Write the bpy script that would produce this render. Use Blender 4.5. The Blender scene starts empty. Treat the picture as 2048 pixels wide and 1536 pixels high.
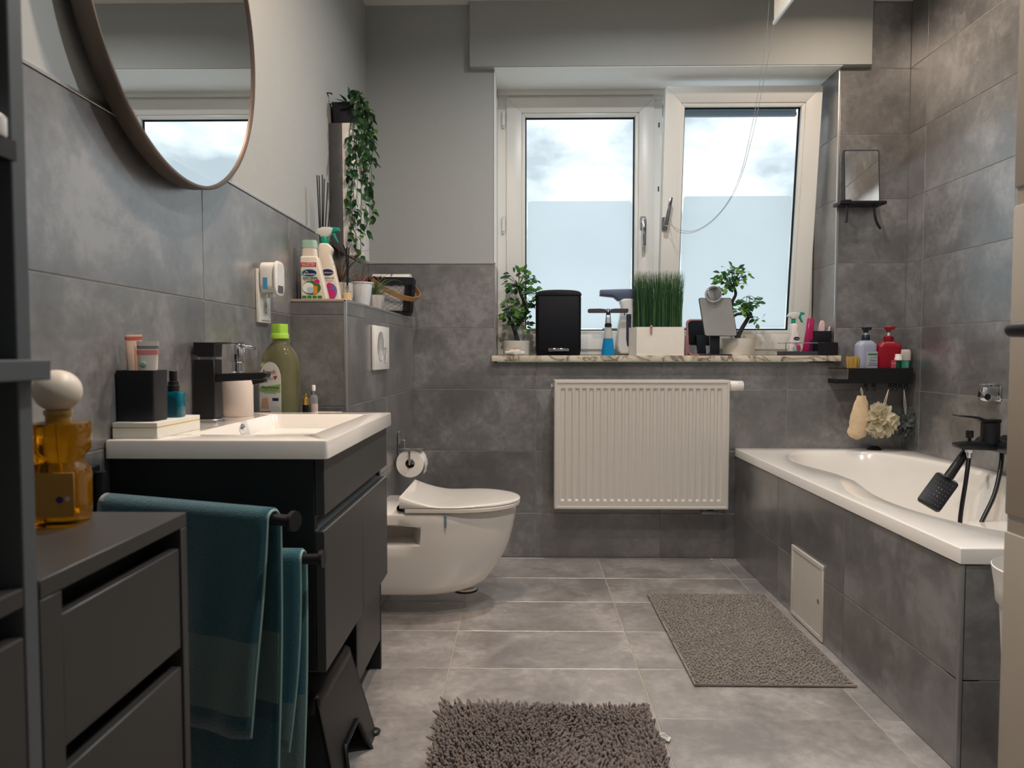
import bpy, bmesh, math, random
from mathutils import Vector, Matrix, Euler, noise
R = math.radians
random.seed(7)
scene = bpy.context.scene
col = scene.collection

# ------------------------------------------------------------------ camera
F_PX, CXP, CYP, VPX, VPY, HCAM = 1420.0, 1024.0, 768.0, 1046.0, 709.0, 0.99
pitch = math.atan((CYP - VPY) / F_PX)
yaw = math.atan((VPX - CXP) / math.hypot(F_PX, CYP - VPY))
FWD = Vector((-math.sin(yaw) * math.cos(pitch), math.cos(yaw) * math.cos(pitch), -math.sin(pitch)))
RGT = Vector((math.cos(yaw), math.sin(yaw), 0))
UPV = RGT.cross(FWD)
CAM = Vector((0, 0, HCAM))
cd = bpy.data.cameras.new('camera')
cam = bpy.data.objects.new('camera', cd)
col.objects.link(cam)
m = Matrix((RGT, UPV, -FWD)).transposed().to_4x4()
m.translation = CAM
cam.matrix_world = m
cd.sensor_fit = 'HORIZONTAL'
cd.sensor_width = 36.0
cd.lens = 36.0 * F_PX / 2048.0
cd.clip_start = 0.02
cd.dof.use_dof = True
cd.dof.focus_distance = 2.9
cd.dof.aperture_fstop = 8.0
scene.camera = cam

# ------------------------------------------------------------------ sky and exposure
world = bpy.data.worlds.new('overcast_sky')
scene.world = world
world.use_nodes = True
wn, wl = world.node_tree.nodes, world.node_tree.links
wn.clear()
w_out = wn.new('ShaderNodeOutputWorld')
w_bg = wn.new('ShaderNodeBackground')
w_tc = wn.new('ShaderNodeTexCoord')
w_map = wn.new('ShaderNodeMapping')
w_map.inputs['Scale'].default_value = (1.0, 1.0, 1.9)
w_no = wn.new('ShaderNodeTexNoise')
w_no.inputs['Scale'].default_value = 5.0
w_no.inputs['Detail'].default_value = 6.0
w_no.inputs['Roughness'].default_value = 0.52
w_rp = wn.new('ShaderNodeValToRGB')
w_rp.color_ramp.elements[0].position = 0.47
w_rp.color_ramp.elements[0].color = (0.275, 0.312, 0.345, 1)
w_rp.color_ramp.elements[1].position = 0.80
w_rp.color_ramp.elements[1].color = (0.96, 1.0, 1.04, 1)
w_bg.inputs['Strength'].default_value = 2.15
wl.new(w_tc.outputs['Generated'], w_map.inputs['Vector'])
wl.new(w_map.outputs['Vector'], w_no.inputs['Vector'])
wl.new(w_no.outputs['Fac'], w_rp.inputs['Fac'])
wl.new(w_rp.outputs['Color'], w_bg.inputs['Color'])
wl.new(w_bg.outputs['Background'], w_out.inputs['Surface'])

vs = scene.view_settings
vs.view_transform = 'Standard'
vs.look = 'None'
vs.gamma = 1.0
vs.use_curve_mapping = False
vs.exposure = 0.30
scene.cycles.max_bounces = 9
scene.cycles.diffuse_bounces = 5
scene.cycles.glossy_bounces = 4
scene.cycles.transparent_max_bounces = 16

# ------------------------------------------------------------------ pixel -> world helpers
def ray(px, py):
    return RGT * ((px - CXP) / F_PX) + UPV * ((CYP - py) / F_PX) + FWD
def at_y(px, py, Y):
    d = ray(px, py); return CAM + d * (Y / d.y)
def at_x(px, py, X):
    d = ray(px, py); return CAM + d * (X / d.x)
def at_z(px, py, Z):
    d = ray(px, py); return CAM + d * ((Z - HCAM) / d.z)
def mpp(Y):
    return Y / F_PX

# ------------------------------------------------------------------ materials
def lin(c):
    return tuple(((v / 255.0) / 12.92 if v / 255.0 <= 0.04045 else ((v / 255.0 + 0.055) / 1.055) ** 2.4) for v in c)
_mats = {}
def mat(name, c=(128, 128, 128), rough=0.5, metal=0.0, var=0.05, vscale=30.0, bump=0.0, bscale=300.0,
        trans=0.0, ior=1.45, coat=0.0, sheen=0.0, alpha=1.0, sss=0.0, translucent=0.0):
    if name in _mats: return _mats[name]
    M = bpy.data.materials.new(name); M.use_nodes = True
    nt = M.node_tree; n, l = nt.nodes, nt.links
    b = n['Principled BSDF']
    c3 = lin(c)
    tc = n.new('ShaderNodeTexCoord')
    no = n.new('ShaderNodeTexNoise'); no.inputs['Scale'].default_value = vscale; no.inputs['Detail'].default_value = 3
    l.new(tc.outputs['Object'], no.inputs['Vector'])
    mx = n.new('ShaderNodeMix'); mx.data_type = 'RGBA'
    mx.inputs[6].default_value = tuple(min(1, v * (1 - var)) for v in c3) + (1,)
    mx.inputs[7].default_value = tuple(min(1, v * (1 + var)) for v in c3) + (1,)
    l.new(no.outputs['Fac'], mx.inputs[0])
    l.new(mx.outputs[2], b.inputs['Base Color'])
    b.inputs['Roughness'].default_value = rough
    b.inputs['Metallic'].default_value = metal
    b.inputs['IOR'].default_value = ior
    b.inputs['Transmission Weight'].default_value = trans
    b.inputs['Coat Weight'].default_value = coat
    b.inputs['Coat Roughness'].default_value = 0.08
    b.inputs['Sheen Weight'].default_value = sheen
    b.inputs['Alpha'].default_value = alpha
    if sss:
        b.inputs['Subsurface Weight'].default_value = sss
        b.inputs['Subsurface Radius'].default_value = (0.01, 0.01, 0.01)
    if bump:
        n2 = n.new('ShaderNodeTexNoise'); n2.inputs['Scale'].default_value = bscale; n2.inputs['Detail'].default_value = 2
        l.new(tc.outputs['Object'], n2.inputs['Vector'])
        bp = n.new('ShaderNodeBump'); bp.inputs['Strength'].default_value = bump; bp.inputs['Distance'].default_value = 0.002
        l.new(n2.outputs['Fac'], bp.inputs['Height']); l.new(bp.outputs['Normal'], b.inputs['Normal'])
    if translucent:
        tr = n.new('ShaderNodeBsdfTranslucent'); l.new(mx.outputs[2], tr.inputs['Color'])
        ms = n.new('ShaderNodeMixShader'); ms.inputs[0].default_value = translucent
        l.new(b.outputs[0], ms.inputs[1]); l.new(tr.outputs[0], ms.inputs[2])
        l.new(ms.outputs[0], n['Material Output'].inputs['Surface'])
    _mats[name] = M
    return M

def tile_mat(name, dark, light, tint, rough=0.42):
    M = bpy.data.materials.new(name); M.use_nodes = True
    n, l = M.node_tree.nodes, M.node_tree.links
    b = n['Principled BSDF']
    geo = n.new('ShaderNodeNewGeometry'); oi = n.new('ShaderNodeObjectInfo')
    off = n.new('ShaderNodeVectorMath'); off.operation = 'SCALE'; off.inputs['Scale'].default_value = 40.0
    cmb = n.new('ShaderNodeCombineXYZ')
    for i in range(3): l.new(oi.outputs['Random'], cmb.inputs[i])
    l.new(cmb.outputs[0], off.inputs[0])
    add = n.new('ShaderNodeVectorMath'); add.operation = 'ADD'
    l.new(geo.outputs['Position'], add.inputs[0]); l.new(off.outputs[0], add.inputs[1])
    n1 = n.new('ShaderNodeTexNoise'); n1.inputs['Scale'].default_value = 4.2; n1.inputs['Detail'].default_value = 8; n1.inputs['Roughness'].default_value = 0.62; n1.inputs['Distortion'].default_value = 0.35
    n2 = n.new('ShaderNodeTexNoise'); n2.inputs['Scale'].default_value = 38; n2.inputs['Detail'].default_value = 6; n2.inputs['Roughness'].default_value = 0.7
    n3 = n.new('ShaderNodeTexNoise'); n3.inputs['Scale'].default_value = 420; n3.inputs['Detail'].default_value = 2
    for q in (n1, n2, n3): l.new(add.outputs[0], q.inputs['Vector'])
    rp = n.new('ShaderNodeValToRGB'); e = rp.color_ramp.elements
    e[0].position, e[0].color = 0.36, lin(dark) + (1,)
    e[1].position, e[1].color = 0.66, lin(light) + (1,)
    mid = rp.color_ramp.elements.new(0.52); mid.color = lin(tint) + (1,)
    mxf = n.new('ShaderNodeMath'); mxf.operation = 'MULTIPLY_ADD'; mxf.inputs[1].default_value = 0.46; 
    l.new(n2.outputs['Fac'], mxf.inputs[0])
    sub = n.new('ShaderNodeMath'); sub.operation = 'SUBTRACT'; sub.inputs[1].default_value = 0.23
    l.new(n1.outputs['Fac'], sub.inputs[0]); l.new(sub.outputs[0], mxf.inputs[2])
    l.new(mxf.outputs[0], rp.inputs['Fac']); l.new(rp.outputs['Color'], b.inputs['Base Color'])
    rr = n.new('ShaderNodeMapRange'); rr.inputs['To Min'].default_value = rough - 0.07; rr.inputs['To Max'].default_value = rough + 0.09
    b.inputs['IOR'].default_value = 2.1; b.inputs['Coat Weight'].default_value = 1.0; b.inputs['Coat Roughness'].default_value = 0.29; b.inputs['Coat IOR'].default_value = 1.6
    l.new(n2.outputs['Fac'], rr.inputs['Value']); l.new(rr.outputs[0], b.inputs['Roughness'])
    bp = n.new('ShaderNodeBump'); bp.inputs['Strength'].default_value = 0.02; bp.inputs['Distance'].default_value = 0.001
    l.new(n3.outputs['Fac'], bp.inputs['Height']); l.new(bp.outputs['Normal'], b.inputs['Normal'])
    return M

T_WALL = tile_mat('concrete_wall_tile', (80, 80, 82), (132, 131, 132), (104, 103, 104), 0.365)
T_FLOOR = tile_mat('concrete_floor_tile', (128, 122, 119), (182, 175, 171), (154, 148, 144), 0.365)
GROUT = mat('grout', (138, 135, 131), 0.9, bump=0.2)
FGROUT = mat('floor_grout', (176, 164, 148), 0.9, bump=0.2)
PLASTER = mat('white_plaster', (168, 171, 170), 0.85, var=0.02, bump=0.25, bscale=260)
CEILM = mat('ceiling_white', (225, 224, 220), 0.9, var=0.02, bump=0.1)
ALU = mat('aluminium_profile', (205, 205, 203), 0.28, 0.85, var=0.03)
UPVC = mat('white_window_plastic', (224, 224, 220), 0.32, var=0.02, vscale=6)
GASKET = mat('black_gasket', (22, 24, 27), 0.6)
CHROME = mat('chrome', (220, 222, 225), 0.08, 1.0, var=0.01)
STEEL = mat('brushed_steel', (170, 172, 175), 0.3, 1.0, var=0.04)
CERAM = mat('white_ceramic', (236, 230, 222), 0.12, var=0.01, coat=0.5)
ENAMEL = mat('white_enamel', (238, 234, 228), 0.14, var=0.01, coat=0.4)
WPLAST = mat('white_plastic', (232, 230, 225), 0.35, var=0.02)
BMETAL = mat('matt_black_metal', (20, 21, 24), 0.42, 0.0, var=0.08)
BPLAST = mat('black_plastic', (18, 19, 22), 0.45, var=0.08)
NAVYBL = mat('black_blue_lacquer', (17, 19, 28), 0.6, var=0.06, bump=0.05)
CABIN = mat('anthracite_laminate', (58, 57, 56), 0.42, var=0.05, vscale=60, bump=0.04)
CABDARK = mat('black_laminate', (22, 23, 26), 0.5, var=0.06)
MIRRORM = mat('mirror_glass', (238, 240, 240), 0.0, 1.0, var=0.0)
BRONZE = mat('bronze_metal_ring', (104, 92, 84), 0.42, 0.6, var=0.06, vscale=14)
MARBLE = None

# ------------------------------------------------------------------ geometry builder
class G:
    def __init__(s): s.bm = bmesh.new()
    def _add(s, bm2):
        me = bpy.data.meshes.new('t'); bm2.to_mesh(me); bm2.free(); s.bm.from_mesh(me); bpy.data.meshes.remove(me); return s
    def box(s, x0, x1, y0, y1, z0, z1, bev=0.0, seg=2):
        b = bmesh.new(); bmesh.ops.create_cube(b, size=1)
        for v in b.verts:
            v.co = Vector(((x0 + x1) / 2 + v.co.x * (x1 - x0), (y0 + y1) / 2 + v.co.y * (y1 - y0), (z0 + z1) / 2 + v.co.z * (z1 - z0)))
        if bev > 0: bmesh.ops.bevel(b, geom=b.edges[:], offset=bev, segments=seg, affect='EDGES', profile=0.5)
        return s._add(b)
    def prism(s, pts, lo, hi, axis='z', bev=0.0, seg=2):
        """pts: 2D outline; axis z: (x,y); axis y: (x,z); axis x: (y,z)"""
        def p(a, c, h): return {'z': (a, c, h), 'y': (a, h, c), 'x': (h, a, c)}[axis]
        b = bmesh.new()
        lo_v = [b.verts.new(p(a, c, lo)) for a, c in pts]; hi_v = [b.verts.new(p(a, c, hi)) for a, c in pts]
        n = len(pts)
        for i in range(n): b.faces.new((lo_v[i], lo_v[(i + 1) % n], hi_v[(i + 1) % n], hi_v[i]))
        b.faces.new(lo_v[::-1]); b.faces.new(hi_v)
        bmesh.ops.recalc_face_normals(b, faces=b.faces[:])
        if bev > 0:
            es = [e for e in b.edges if len(e.link_faces) == 2 and e.calc_face_angle(0) > 0.5]
            bmesh.ops.bevel(b, geom=es, offset=bev, segments=seg, affect='EDGES', profile=0.5)
        return s._add(b)
    def loft(s, rings, cap=True, closed=True, cap0=True):
        b = bmesh.new(); vr = [[b.verts.new(p) for p in r] for r in rings]; n = len(rings[0])
        for i in range(len(vr) - 1):
            for j in range(n if closed else n - 1):
                k = (j + 1) % n
                try: b.faces.new((vr[i][j], vr[i][k], vr[i + 1][k], vr[i + 1][j]))
                except ValueError: pass
        if cap and closed:
            for r in ((vr[0][::-1], vr[-1]) if cap0 else (vr[-1],)):
                try: b.faces.new(r)
                except ValueError: pass
        bmesh.ops.recalc_face_normals(b, faces=b.faces[:])
        return s._add(b)
    def lathe(s, prof, c=(0, 0, 0), n=32, sx=1.0, sy=1.0, cap=True):
        return s.loft([[(c[0] + r * sx * math.cos(2 * math.pi * j / n), c[1] + r * sy * math.sin(2 * math.pi * j / n), c[2] + z) for j in range(n)] for r, z in prof], cap)
    def cyl(s, p0, p1, r0, r1=None, n=20, cap=True):
        return s.tube([p0, p1], [r0, r0 if r1 is None else r1], n, cap)
    def tube(s, pts, r, n=8, cap=True):
        pts = [Vector(p) for p in pts]
        rs = r if isinstance(r, (list, tuple)) else [r] * len(pts)
        d = (pts[1] - pts[0]).normalized(); u = d.orthogonal().normalized(); rings = []
        for i, p in enumerate(pts):
            if i == 0: t = pts[1] - pts[0]
            elif i == len(pts) - 1: t = pts[-1] - pts[-2]
            else: t = (pts[i + 1] - pts[i]).normalized() + (pts[i] - pts[i - 1]).normalized()
            t = t.normalized() if t.length > 1e-9 else d
            u = u - t * u.dot(t); u = u.normalized() if u.length > 1e-9 else t.orthogonal().normalized()
            w = t.cross(u)
            rings.append([tuple(p + (u * math.cos(2 * math.pi * j / n) + w * math.sin(2 * math.pi * j / n)) * rs[i]) for j in range(n)])
        return s.loft(rings, cap)
    def ball(s, c, r, n=20, m=12):
        rx, ry, rz = r if isinstance(r, (tuple, list)) else (r, r, r)
        b = bmesh.new(); bmesh.ops.create_uvsphere(b, u_segments=n, v_segments=m, radius=1)
        for v in b.verts: v.co = Vector((c[0] + v.co.x * rx, c[1] + v.co.y * ry, c[2] + v.co.z * rz))
        return s._add(b)
    def grid(s, fn, nu, nv, wrap=False):
        b = bmesh.new(); vv = [[b.verts.new(fn(i / nu, j / nv)) for j in range(nv + 1)] for i in range(nu + 1)]
        for i in range(nu):
            for j in range(nv): b.faces.new((vv[i][j], vv[i + 1][j], vv[i + 1][j + 1], vv[i][j + 1]))
        return s._add(b)
    def xf(s, M): s.bm.transform(M); return s
    def warp(s, fn):
        for v in s.bm.verts: v.co = Vector(fn(v.co))
        return s
    def mesh(s, name, material, smooth=True, ang=38):
        me = bpy.data.meshes.new(name); s.bm.to_mesh(me); s.bm.free()
        if material: me.materials.append(material)
        if smooth and len(me.polygons):
            me.polygons.foreach_set('use_smooth', [True] * len(me.polygons))
            me.set_sharp_from_angle(angle=R(ang))
        return me

def wmat(o):
    M = Matrix.Translation(o.location) @ o.rotation_euler.to_matrix().to_4x4() @ Matrix.Diagonal(o.scale.to_4d())
    return (wmat(o.parent) @ M) if o.parent else M
def link(name, me, parent=None, kind=None):
    o = bpy.data.objects.new(name, me); col.objects.link(o)
    if parent: o.parent = parent
    if kind: o['kind'] = kind
    return o
def part(name, g, material, parent, world=False, smooth=True, ang=38, label=None, kind=None):
    if world: g.xf(wmat(parent).inverted())
    o = link(name, g.mesh(name, material, smooth, ang), parent, kind)
    if label: o['label'] = label
    return o
def thing(name, label, cat, loc=(0, 0, 0), rz=0.0, group=None, rot=None):
    o = bpy.data.objects.new(name, None); col.objects.link(o)
    o.empty_display_size = 0.02
    o.location = loc; o.rotation_euler = rot if rot else (0, 0, rz)
    o['label'] = label; o['category'] = cat
    if group: o['group'] = group
    return o
def solo(name, g, material, label, cat, loc=(0, 0, 0), rz=0, group=None, smooth=True, ang=38, world=False):
    o = bpy.data.objects.new(name, None) if False else None
    base = Matrix.Translation(Vector(loc)) @ Matrix.Rotation(rz, 4, 'Z')
    if world: g.xf(base.inverted())
    o = link(name, g.mesh(name, material, smooth, ang)); o.location = loc; o.rotation_euler = (0, 0, rz)
    o['label'] = label; o['category'] = cat
    if group: o['group'] = group
    return o
def struct(name, g, material, parent=None, smooth=True, ang=38, label=None):
    o = link(name, g.mesh(name, material, smooth, ang), parent, None if parent else 'structure')
    if not parent: o['label'] = label or name.replace('_', ' ') + ' of the tiled bathroom'
    return o
def rrect(w, h, r, n=5, cx=0.0, cy=0.0):
    out = []
    for sx, sy, a0 in ((1, 1, 0), (-1, 1, 90), (-1, -1, 180), (1, -1, 270)):
        for i in range(n + 1):
            a = R(a0 + 90 * i / n)
            out.append((cx + sx * (w / 2 - r) + r * math.cos(a), cy + sy * (h / 2 - r) + r * math.sin(a)))
    return out
def smoothpath(pts, n=6):
    pts = [Vector(p) for p in pts]; out = []
    for i in range(len(pts) - 1):
        p0 = pts[max(i - 1, 0)]; p1 = pts[i]; p2 = pts[i + 1]; p3 = pts[min(i + 2, len(pts) - 1)]
        for k in range(n):
            t = k / n
            out.append(0.5 * ((2 * p1) + (p2 - p0) * t + (2 * p0 - 5 * p1 + 4 * p2 - p3) * t * t + (3 * p1 - p0 - 3 * p2 + p3) * t ** 3))
    out.append(pts[-1]); return out
def text(name, body, size, material, parent, fn, label=None, bold=0.0, align='CENTER'):
    """lettering laid on a surface: fn maps (x, y) of the flat text to a point in the parent's space"""
    cu = bpy.data.curves.new('lettering', 'FONT'); cu.body = body; cu.size = size; cu.align_x = align; cu.align_y = 'CENTER'
    cu.offset = bold; cu.resolution_u = 2
    ob = bpy.data.objects.new('lettering', cu); me = bpy.data.meshes.new_from_object(ob)
    bpy.data.objects.remove(ob); bpy.data.curves.remove(cu)
    for v in me.vertices: v.co = Vector(fn(v.co.x, v.co.y))
    me.name = name; me.materials.clear(); me.materials.append(material)
    o = link(name, me, parent)
    if label: o['label'] = label
    return o

# ------------------------------------------------------------------ tiles: each one an object
_tcache = {}
def tile_obj(parent, O, U, V, u0, u1, v0, v1, material, thick=0.008, joint=0.003, name='tile'):
    U, V = Vector(U).normalized(), Vector(V).normalized(); N = U.cross(V)
    du, dv = u1 - u0 - joint, v1 - v0 - joint
    if du < 0.004 or dv < 0.004: return None
    key = (round(du, 3), round(dv, 3), thick, material.name)
    if key not in _tcache:
        g = G().box(-du / 2, du / 2, -dv / 2, dv / 2, -thick, 0, 0.0008, 1)
        _tcache[key] = g.mesh('tile', material, False)
    o = link(name, _tcache[key], parent)
    c = Vector(O) + U * (u0 + u1) / 2 + V * (v0 + v1) / 2
    M = Matrix((U, V, N)).transposed().to_4x4(); M.translation = c
    o.matrix_local = M
    return o
def tiles(parent, O, U, V, ue, ve, material, skip=None, joint=0.003):
    for i in range(len(ue) - 1):
        for j in range(len(ve) - 1):
            if skip and skip(ue[i], ue[i + 1], ve[j], ve[j + 1]): continue
            tile_obj(parent, O, U, V, ue[i], ue[i + 1], ve[j], ve[j + 1], material, joint=joint)
def tile_poly(parent, pts, lo, hi, axis, material):
    o = link('tile', G().prism(pts, lo, hi, axis, 0.0012, 1).mesh('tile', material, False), parent); return o
# ================================================================== THE ROOM
XL, XR, YB, YF, ZC = -0.746, 1.828, 3.436, 0.13, 2.65
ZROW = [0.0, 0.218, 0.523, 0.822, 1.117, 1.425, 1.728, 2.031, 2.338, 2.645]
SILL_Z = 0.985
WX0, WX1, WZ1 = -0.134, 1.493, 2.345
YFR = 3.70
TUBX, TUBY0, TUBZ = 1.028, 1.662, 0.538

# floor
g = G().box(-1.0, 2.1, -0.9, YB + 0.2, -0.12, -0.0013)
floor = struct('floor', g, FGROUT, label='light grey tiled bathroom floor')
ue = [XL, -0.233, 0.364, 0.951, TUBX + 0.01]
ve = [YF - 0.13] + [1.897 + 0.3035 * k for k in range(-5, 6) if YF < 1.897 + 0.3035 * k < YB - 0.02] + [YB]
tiles(floor, (0, 0, 0), (1, 0, 0), (0, 1, 0), ue, ve, T_FLOOR)
tiles(floor, (0, 0, 0), (1, 0, 0), (0, 1, 0), [TUBX + 0.01, 1.548, XR], [v for v in ve if v < TUBY0 - 0.05] + [TUBY0 + 0.01], T_FLOOR)

# ceiling
ceiling = struct('ceiling', G().box(-1.0, 2.1, -0.9, YB + 0.35, ZC, ZC + 0.1), CEILM, label='white bathroom ceiling')

# left wall: plaster above, tiles to 1.425
wall_left = struct('wall_left', G().box(XL - 0.12, XL - 0.006, 0.0, YB + 0.1, -0.1, ZC), PLASTER, label='left wall, white plaster above grey tiles')
part('grout_bed', G().box(XL - 0.007, XL - 0.0013, YF, YB, 0, 1.424), GROUT, wall_left)
lu = [YF, 0.453, 1.056, 1.655, 2.258, 2.861, YB]
tiles(wall_left, (XL, 0, 0), (0, 1, 0), (0, 0, 1), lu, ZROW[:6], T_WALL, skip=lambda a, b, c, d: a > 2.2 and c < 1.1)
tiles(wall_left, (XL, 0, 0), (0, 1, 0), (0, 0, 1), [2.258, 2.288], ZROW[:5], T_WALL)
struct('trim_1', G().box(XL - 0.006, XL + 0.0015, YF, YB, 1.4255, 1.4315, 0.0008, 1), ALU, label='metal edge strip on top of the left wall tiles')

# back wall with the window opening
g = G()
g.box(XL - 0.1, WX0 - 0.004, YB + 0.006, YB + 0.38, -0.1, ZC)
g.box(WX1 + 0.006, XR + 0.1, YB + 0.006, YB + 0.38, -0.1, ZC)
g.box(WX0 - 0.004, WX1 + 0.006, YB + 0.006, YB + 0.38, -0.1, 0.950)
g.box(WX0 - 0.004, WX1 + 0.006, YB + 0.006, YB + 0.38, WZ1, ZC)
wall_back = struct('wall_back', g, PLASTER, label='back wall with the window, grey tiles below white plaster')
g = G()
g.box(-0.60, XR, YB + 0.0013, YB + 0.007, 0, 0.952)
g.box(XL, WX0 - 0.003, YB + 0.0013, YB + 0.007, 0.95, 1.424)
g.box(WX1 + 0.003, XR, YB + 0.0013, YB + 0.007, 0.95, ZC)
g.box(WX0 - 0.005, WX0 - 0.003, YB + 0.007, YFR + 0.04, 0.95, 1.424)
g.box(WX1 + 0.0013, WX1 + 0.007, YB + 0.007, YFR + 0.06, 0.95, 2.345)
part('grout_bed', g, GROUT, wall_back)
BX = [-0.539, 0.064, 0.667, 1.273, XR]
OB, UB, VB = (0, YB, 0), (1, 0, 0), (0, 0, 1)
tiles(wall_back, OB, UB, VB, BX, ZROW[:4], T_WALL)
j = 0.0015
tile_poly(wall_back, [(-0.539 + j, 0.822 + j), (0.064 - j, 0.822 + j), (0.064 - j, 0.951), (WX0 - j, 0.951), (WX0 - j, 1.117 - j), (-0.539 + j, 1.117 - j)], YB, YB + 0.008, 'y', T_WALL)
tile_poly(wall_back, [(1.273 + j, 0.822 + j), (XR - j, 0.822 + j), (XR - j, 1.117 - j), (WX1 + j, 1.117 - j), (WX1 + j, 0.951), (1.273 + j, 0.951)], YB, YB + 0.008, 'y', T_WALL)
tiles(wall_back, OB, UB, VB, [0.064, 0.667, 1.273], [0.822, 0.952], T_WALL)
tiles(wall_back, OB, UB, VB, [XL, -0.539], ZROW[4:6], T_WALL)
tiles(wall_back, OB, UB, VB, [-0.539, WX0], ZROW[4:6], T_WALL)
tiles(wall_back, OB, UB, VB, [WX1, XR], ZROW[4:9], T_WALL)
tiles(wall_back, OB, UB, VB, [1.634, XR], ZROW[8:10], T_WALL)
# reveals
tiles(wall_back, (WX0, 0, 0), (0, 1, 0), (0, 0, 1), [YB, YFR + 0.03], [0.985, 1.117, 1.425], T_WALL)
tiles(wall_back, (WX1, 0, 0), (0, -1, 0), (0, 0, 1), [-YFR - 0.05, -YB], [0.985] + ZROW[4:9], T_WALL)
# window niche soffit and reveal: thin added sheets, whitened in place of window light
WINLIT = mat('window_lit_white', (238, 239, 236), 0.8, var=0.01, bump=0.1)
part('soffit_lit_sheet', G().box(WX0 - 0.003, WX1 + 0.004, YB - 0.028, YFR + 0.02, WZ1 - 0.003, WZ1 + 0.001), WINLIT, wall_back)
part('reveal_lit_sheet', G().box(WX0 - 0.005, WX0, YB + 0.002, YFR + 0.02, 1.4265, WZ1 - 0.003), WINLIT, wall_back)
# metal strips
struct('trim_2', G().box(XL, WX0, YB - 0.0015, YB + 0.006, 1.4255, 1.4315, 0.0008, 1), ALU, label='metal edge strip on top of the back wall tiles')
struct('trim_3', G().box(WX0 - 0.006, WX0 + 0.0015, YB - 0.0015, YB + 0.008, 0.985, 1.431, 0.0012, 1), ALU, label='metal corner strip at the left window reveal')
struct('trim_4', G().box(WX1 - 0.0015, WX1 + 0.010, YB - 0.002, YB + 0.010, 0.985, 2.344, 0.002, 2), ALU, label='metal corner strip at the right window reveal')
# shutter box above the window
struct('trim_5', G().box(-0.253, 1.632, YB - 0.032, YB + 0.01, WZ1, ZC, 0.002, 1), PLASTER, label='plastered shutter box projecting above the window')

# right wall, fully tiled
wall_right = struct('wall_right', G().box(XR + 0.006, XR + 0.12, 0.0, YB + 0.1, -0.1, ZC), GROUT, label='right wall, grey tiles from floor to ceiling')
part('grout_bed', G().box(XR + 0.0013, XR + 0.008, YF, YB, 0, ZC), GROUT, wall_right)
ru = [-YB, -3.296, -2.693, -2.09, -1.487, -0.884, -0.281, -YF]
tiles(wall_right, (XR, 0, 0), (0, -1, 0), (0, 0, 1), ru, ZROW, T_WALL, skip=lambda a, b, c, d: b < -1.6 and d < 0.53)

# cistern wall (low boxed wall behind the toilet), slightly skewed
CB0, CB1, CBZ = Vector((-0.570, 2.285, 0)), Vector((-0.532, YB, 0)), 1.166
CU = (CB1 - CB0).normalized(); CN = CU.cross(Vector((0, 0, 1)))
def xbox(Y): return CB0.x + (CB1.x - CB0.x) * (Y - CB0.y) / (CB1.y - CB0.y)
g = G().prism([(XL - 0.002, 2.2865), (CB0.x - 0.0016, 2.2865), (CB1.x - 0.0016, YB), (XL - 0.002, YB)], 0, CBZ - 0.004)
wall_cistern = struct('wall_cistern', g, GROUT, label='low tiled boxed wall that carries the toilet')
L = (CB1 - CB0).length
tiles(wall_cistern, CB0, CU, (0, 0, 1), [0.004, 2.861 - 2.285, L], ZROW[:5] + [CBZ - 0.002], T_WALL)
tiles(wall_cistern, (0, 2.285, 0), (1, 0, 0), (0, 0, 1), [XL, CB0.x - 0.004], ZROW[:5] + [CBZ - 0.002], T_WALL)
tile_poly(wall_cistern, [(XL + 0.001, 2.287), (CB0.x - 0.002, 2.287), (xbox(2.86) - 0.002, 2.86), (XL + 0.001, 2.86)], CBZ - 0.008, CBZ, 'z', T_WALL)
tile_poly(wall_cistern, [(XL + 0.001, 2.863), (xbox(2.863) - 0.002, 2.863), (CB1.x - 0.002, YB - 0.001), (XL + 0.001, YB - 0.001)], CBZ - 0.008, CBZ, 'z', T_WALL)
struct('trim_6', G().box(CB0.x - 0.007, CB0.x + 0.0025, 2.2825, 2.293, 0, CBZ + 0.001, 0.0015, 2), ALU, label='metal corner strip on the low cistern wall')
a, b = CB0 + CN * 0.002, CB1 + CN * 0.002
g = G().prism([(a.x - 0.009, a.y), (a.x, a.y), (b.x, b.y), (b.x - 0.009, b.y)], CBZ - 0.006, CBZ + 0.0025, 'z', 0.001, 1)
struct('trim_7', g, ALU, label='metal edge strip along the front top of the cistern wall')
struct('trim_8', G().box(XL, CB0.x, 2.2825, 2.291, CBZ - 0.006, CBZ + 0.0025, 0.001, 1), mat('warm_profile', (190, 170, 150), 0.4, 0.4), label='pale edge strip on the near end of the cistern wall')

# front wall with the doorway the photo is taken from, and a closed hall behind
DX0, DX1 = -0.20, 0.735
g = G()
g.box(XL - 0.12, DX0, 0.0, YF, -0.1, ZC); g.box(DX1, XR + 0.12, 0.0, YF, -0.1, ZC); g.box(DX0, DX1, 0.0, YF, 2.03, ZC)
struct('wall_front', g, PLASTER, label='front wall around the doorway')
g = G()
g.box(-1.0, -0.95, -0.9, 0.0, -0.1, ZC); g.box(2.05, 2.1, -0.9, 0.0, -0.1, ZC); g.box(-1.0, 2.1, -0.95, -0.9, -0.1, ZC)
struct('wall_hall', g, PLASTER, label='hall wall behind the doorway')

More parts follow.
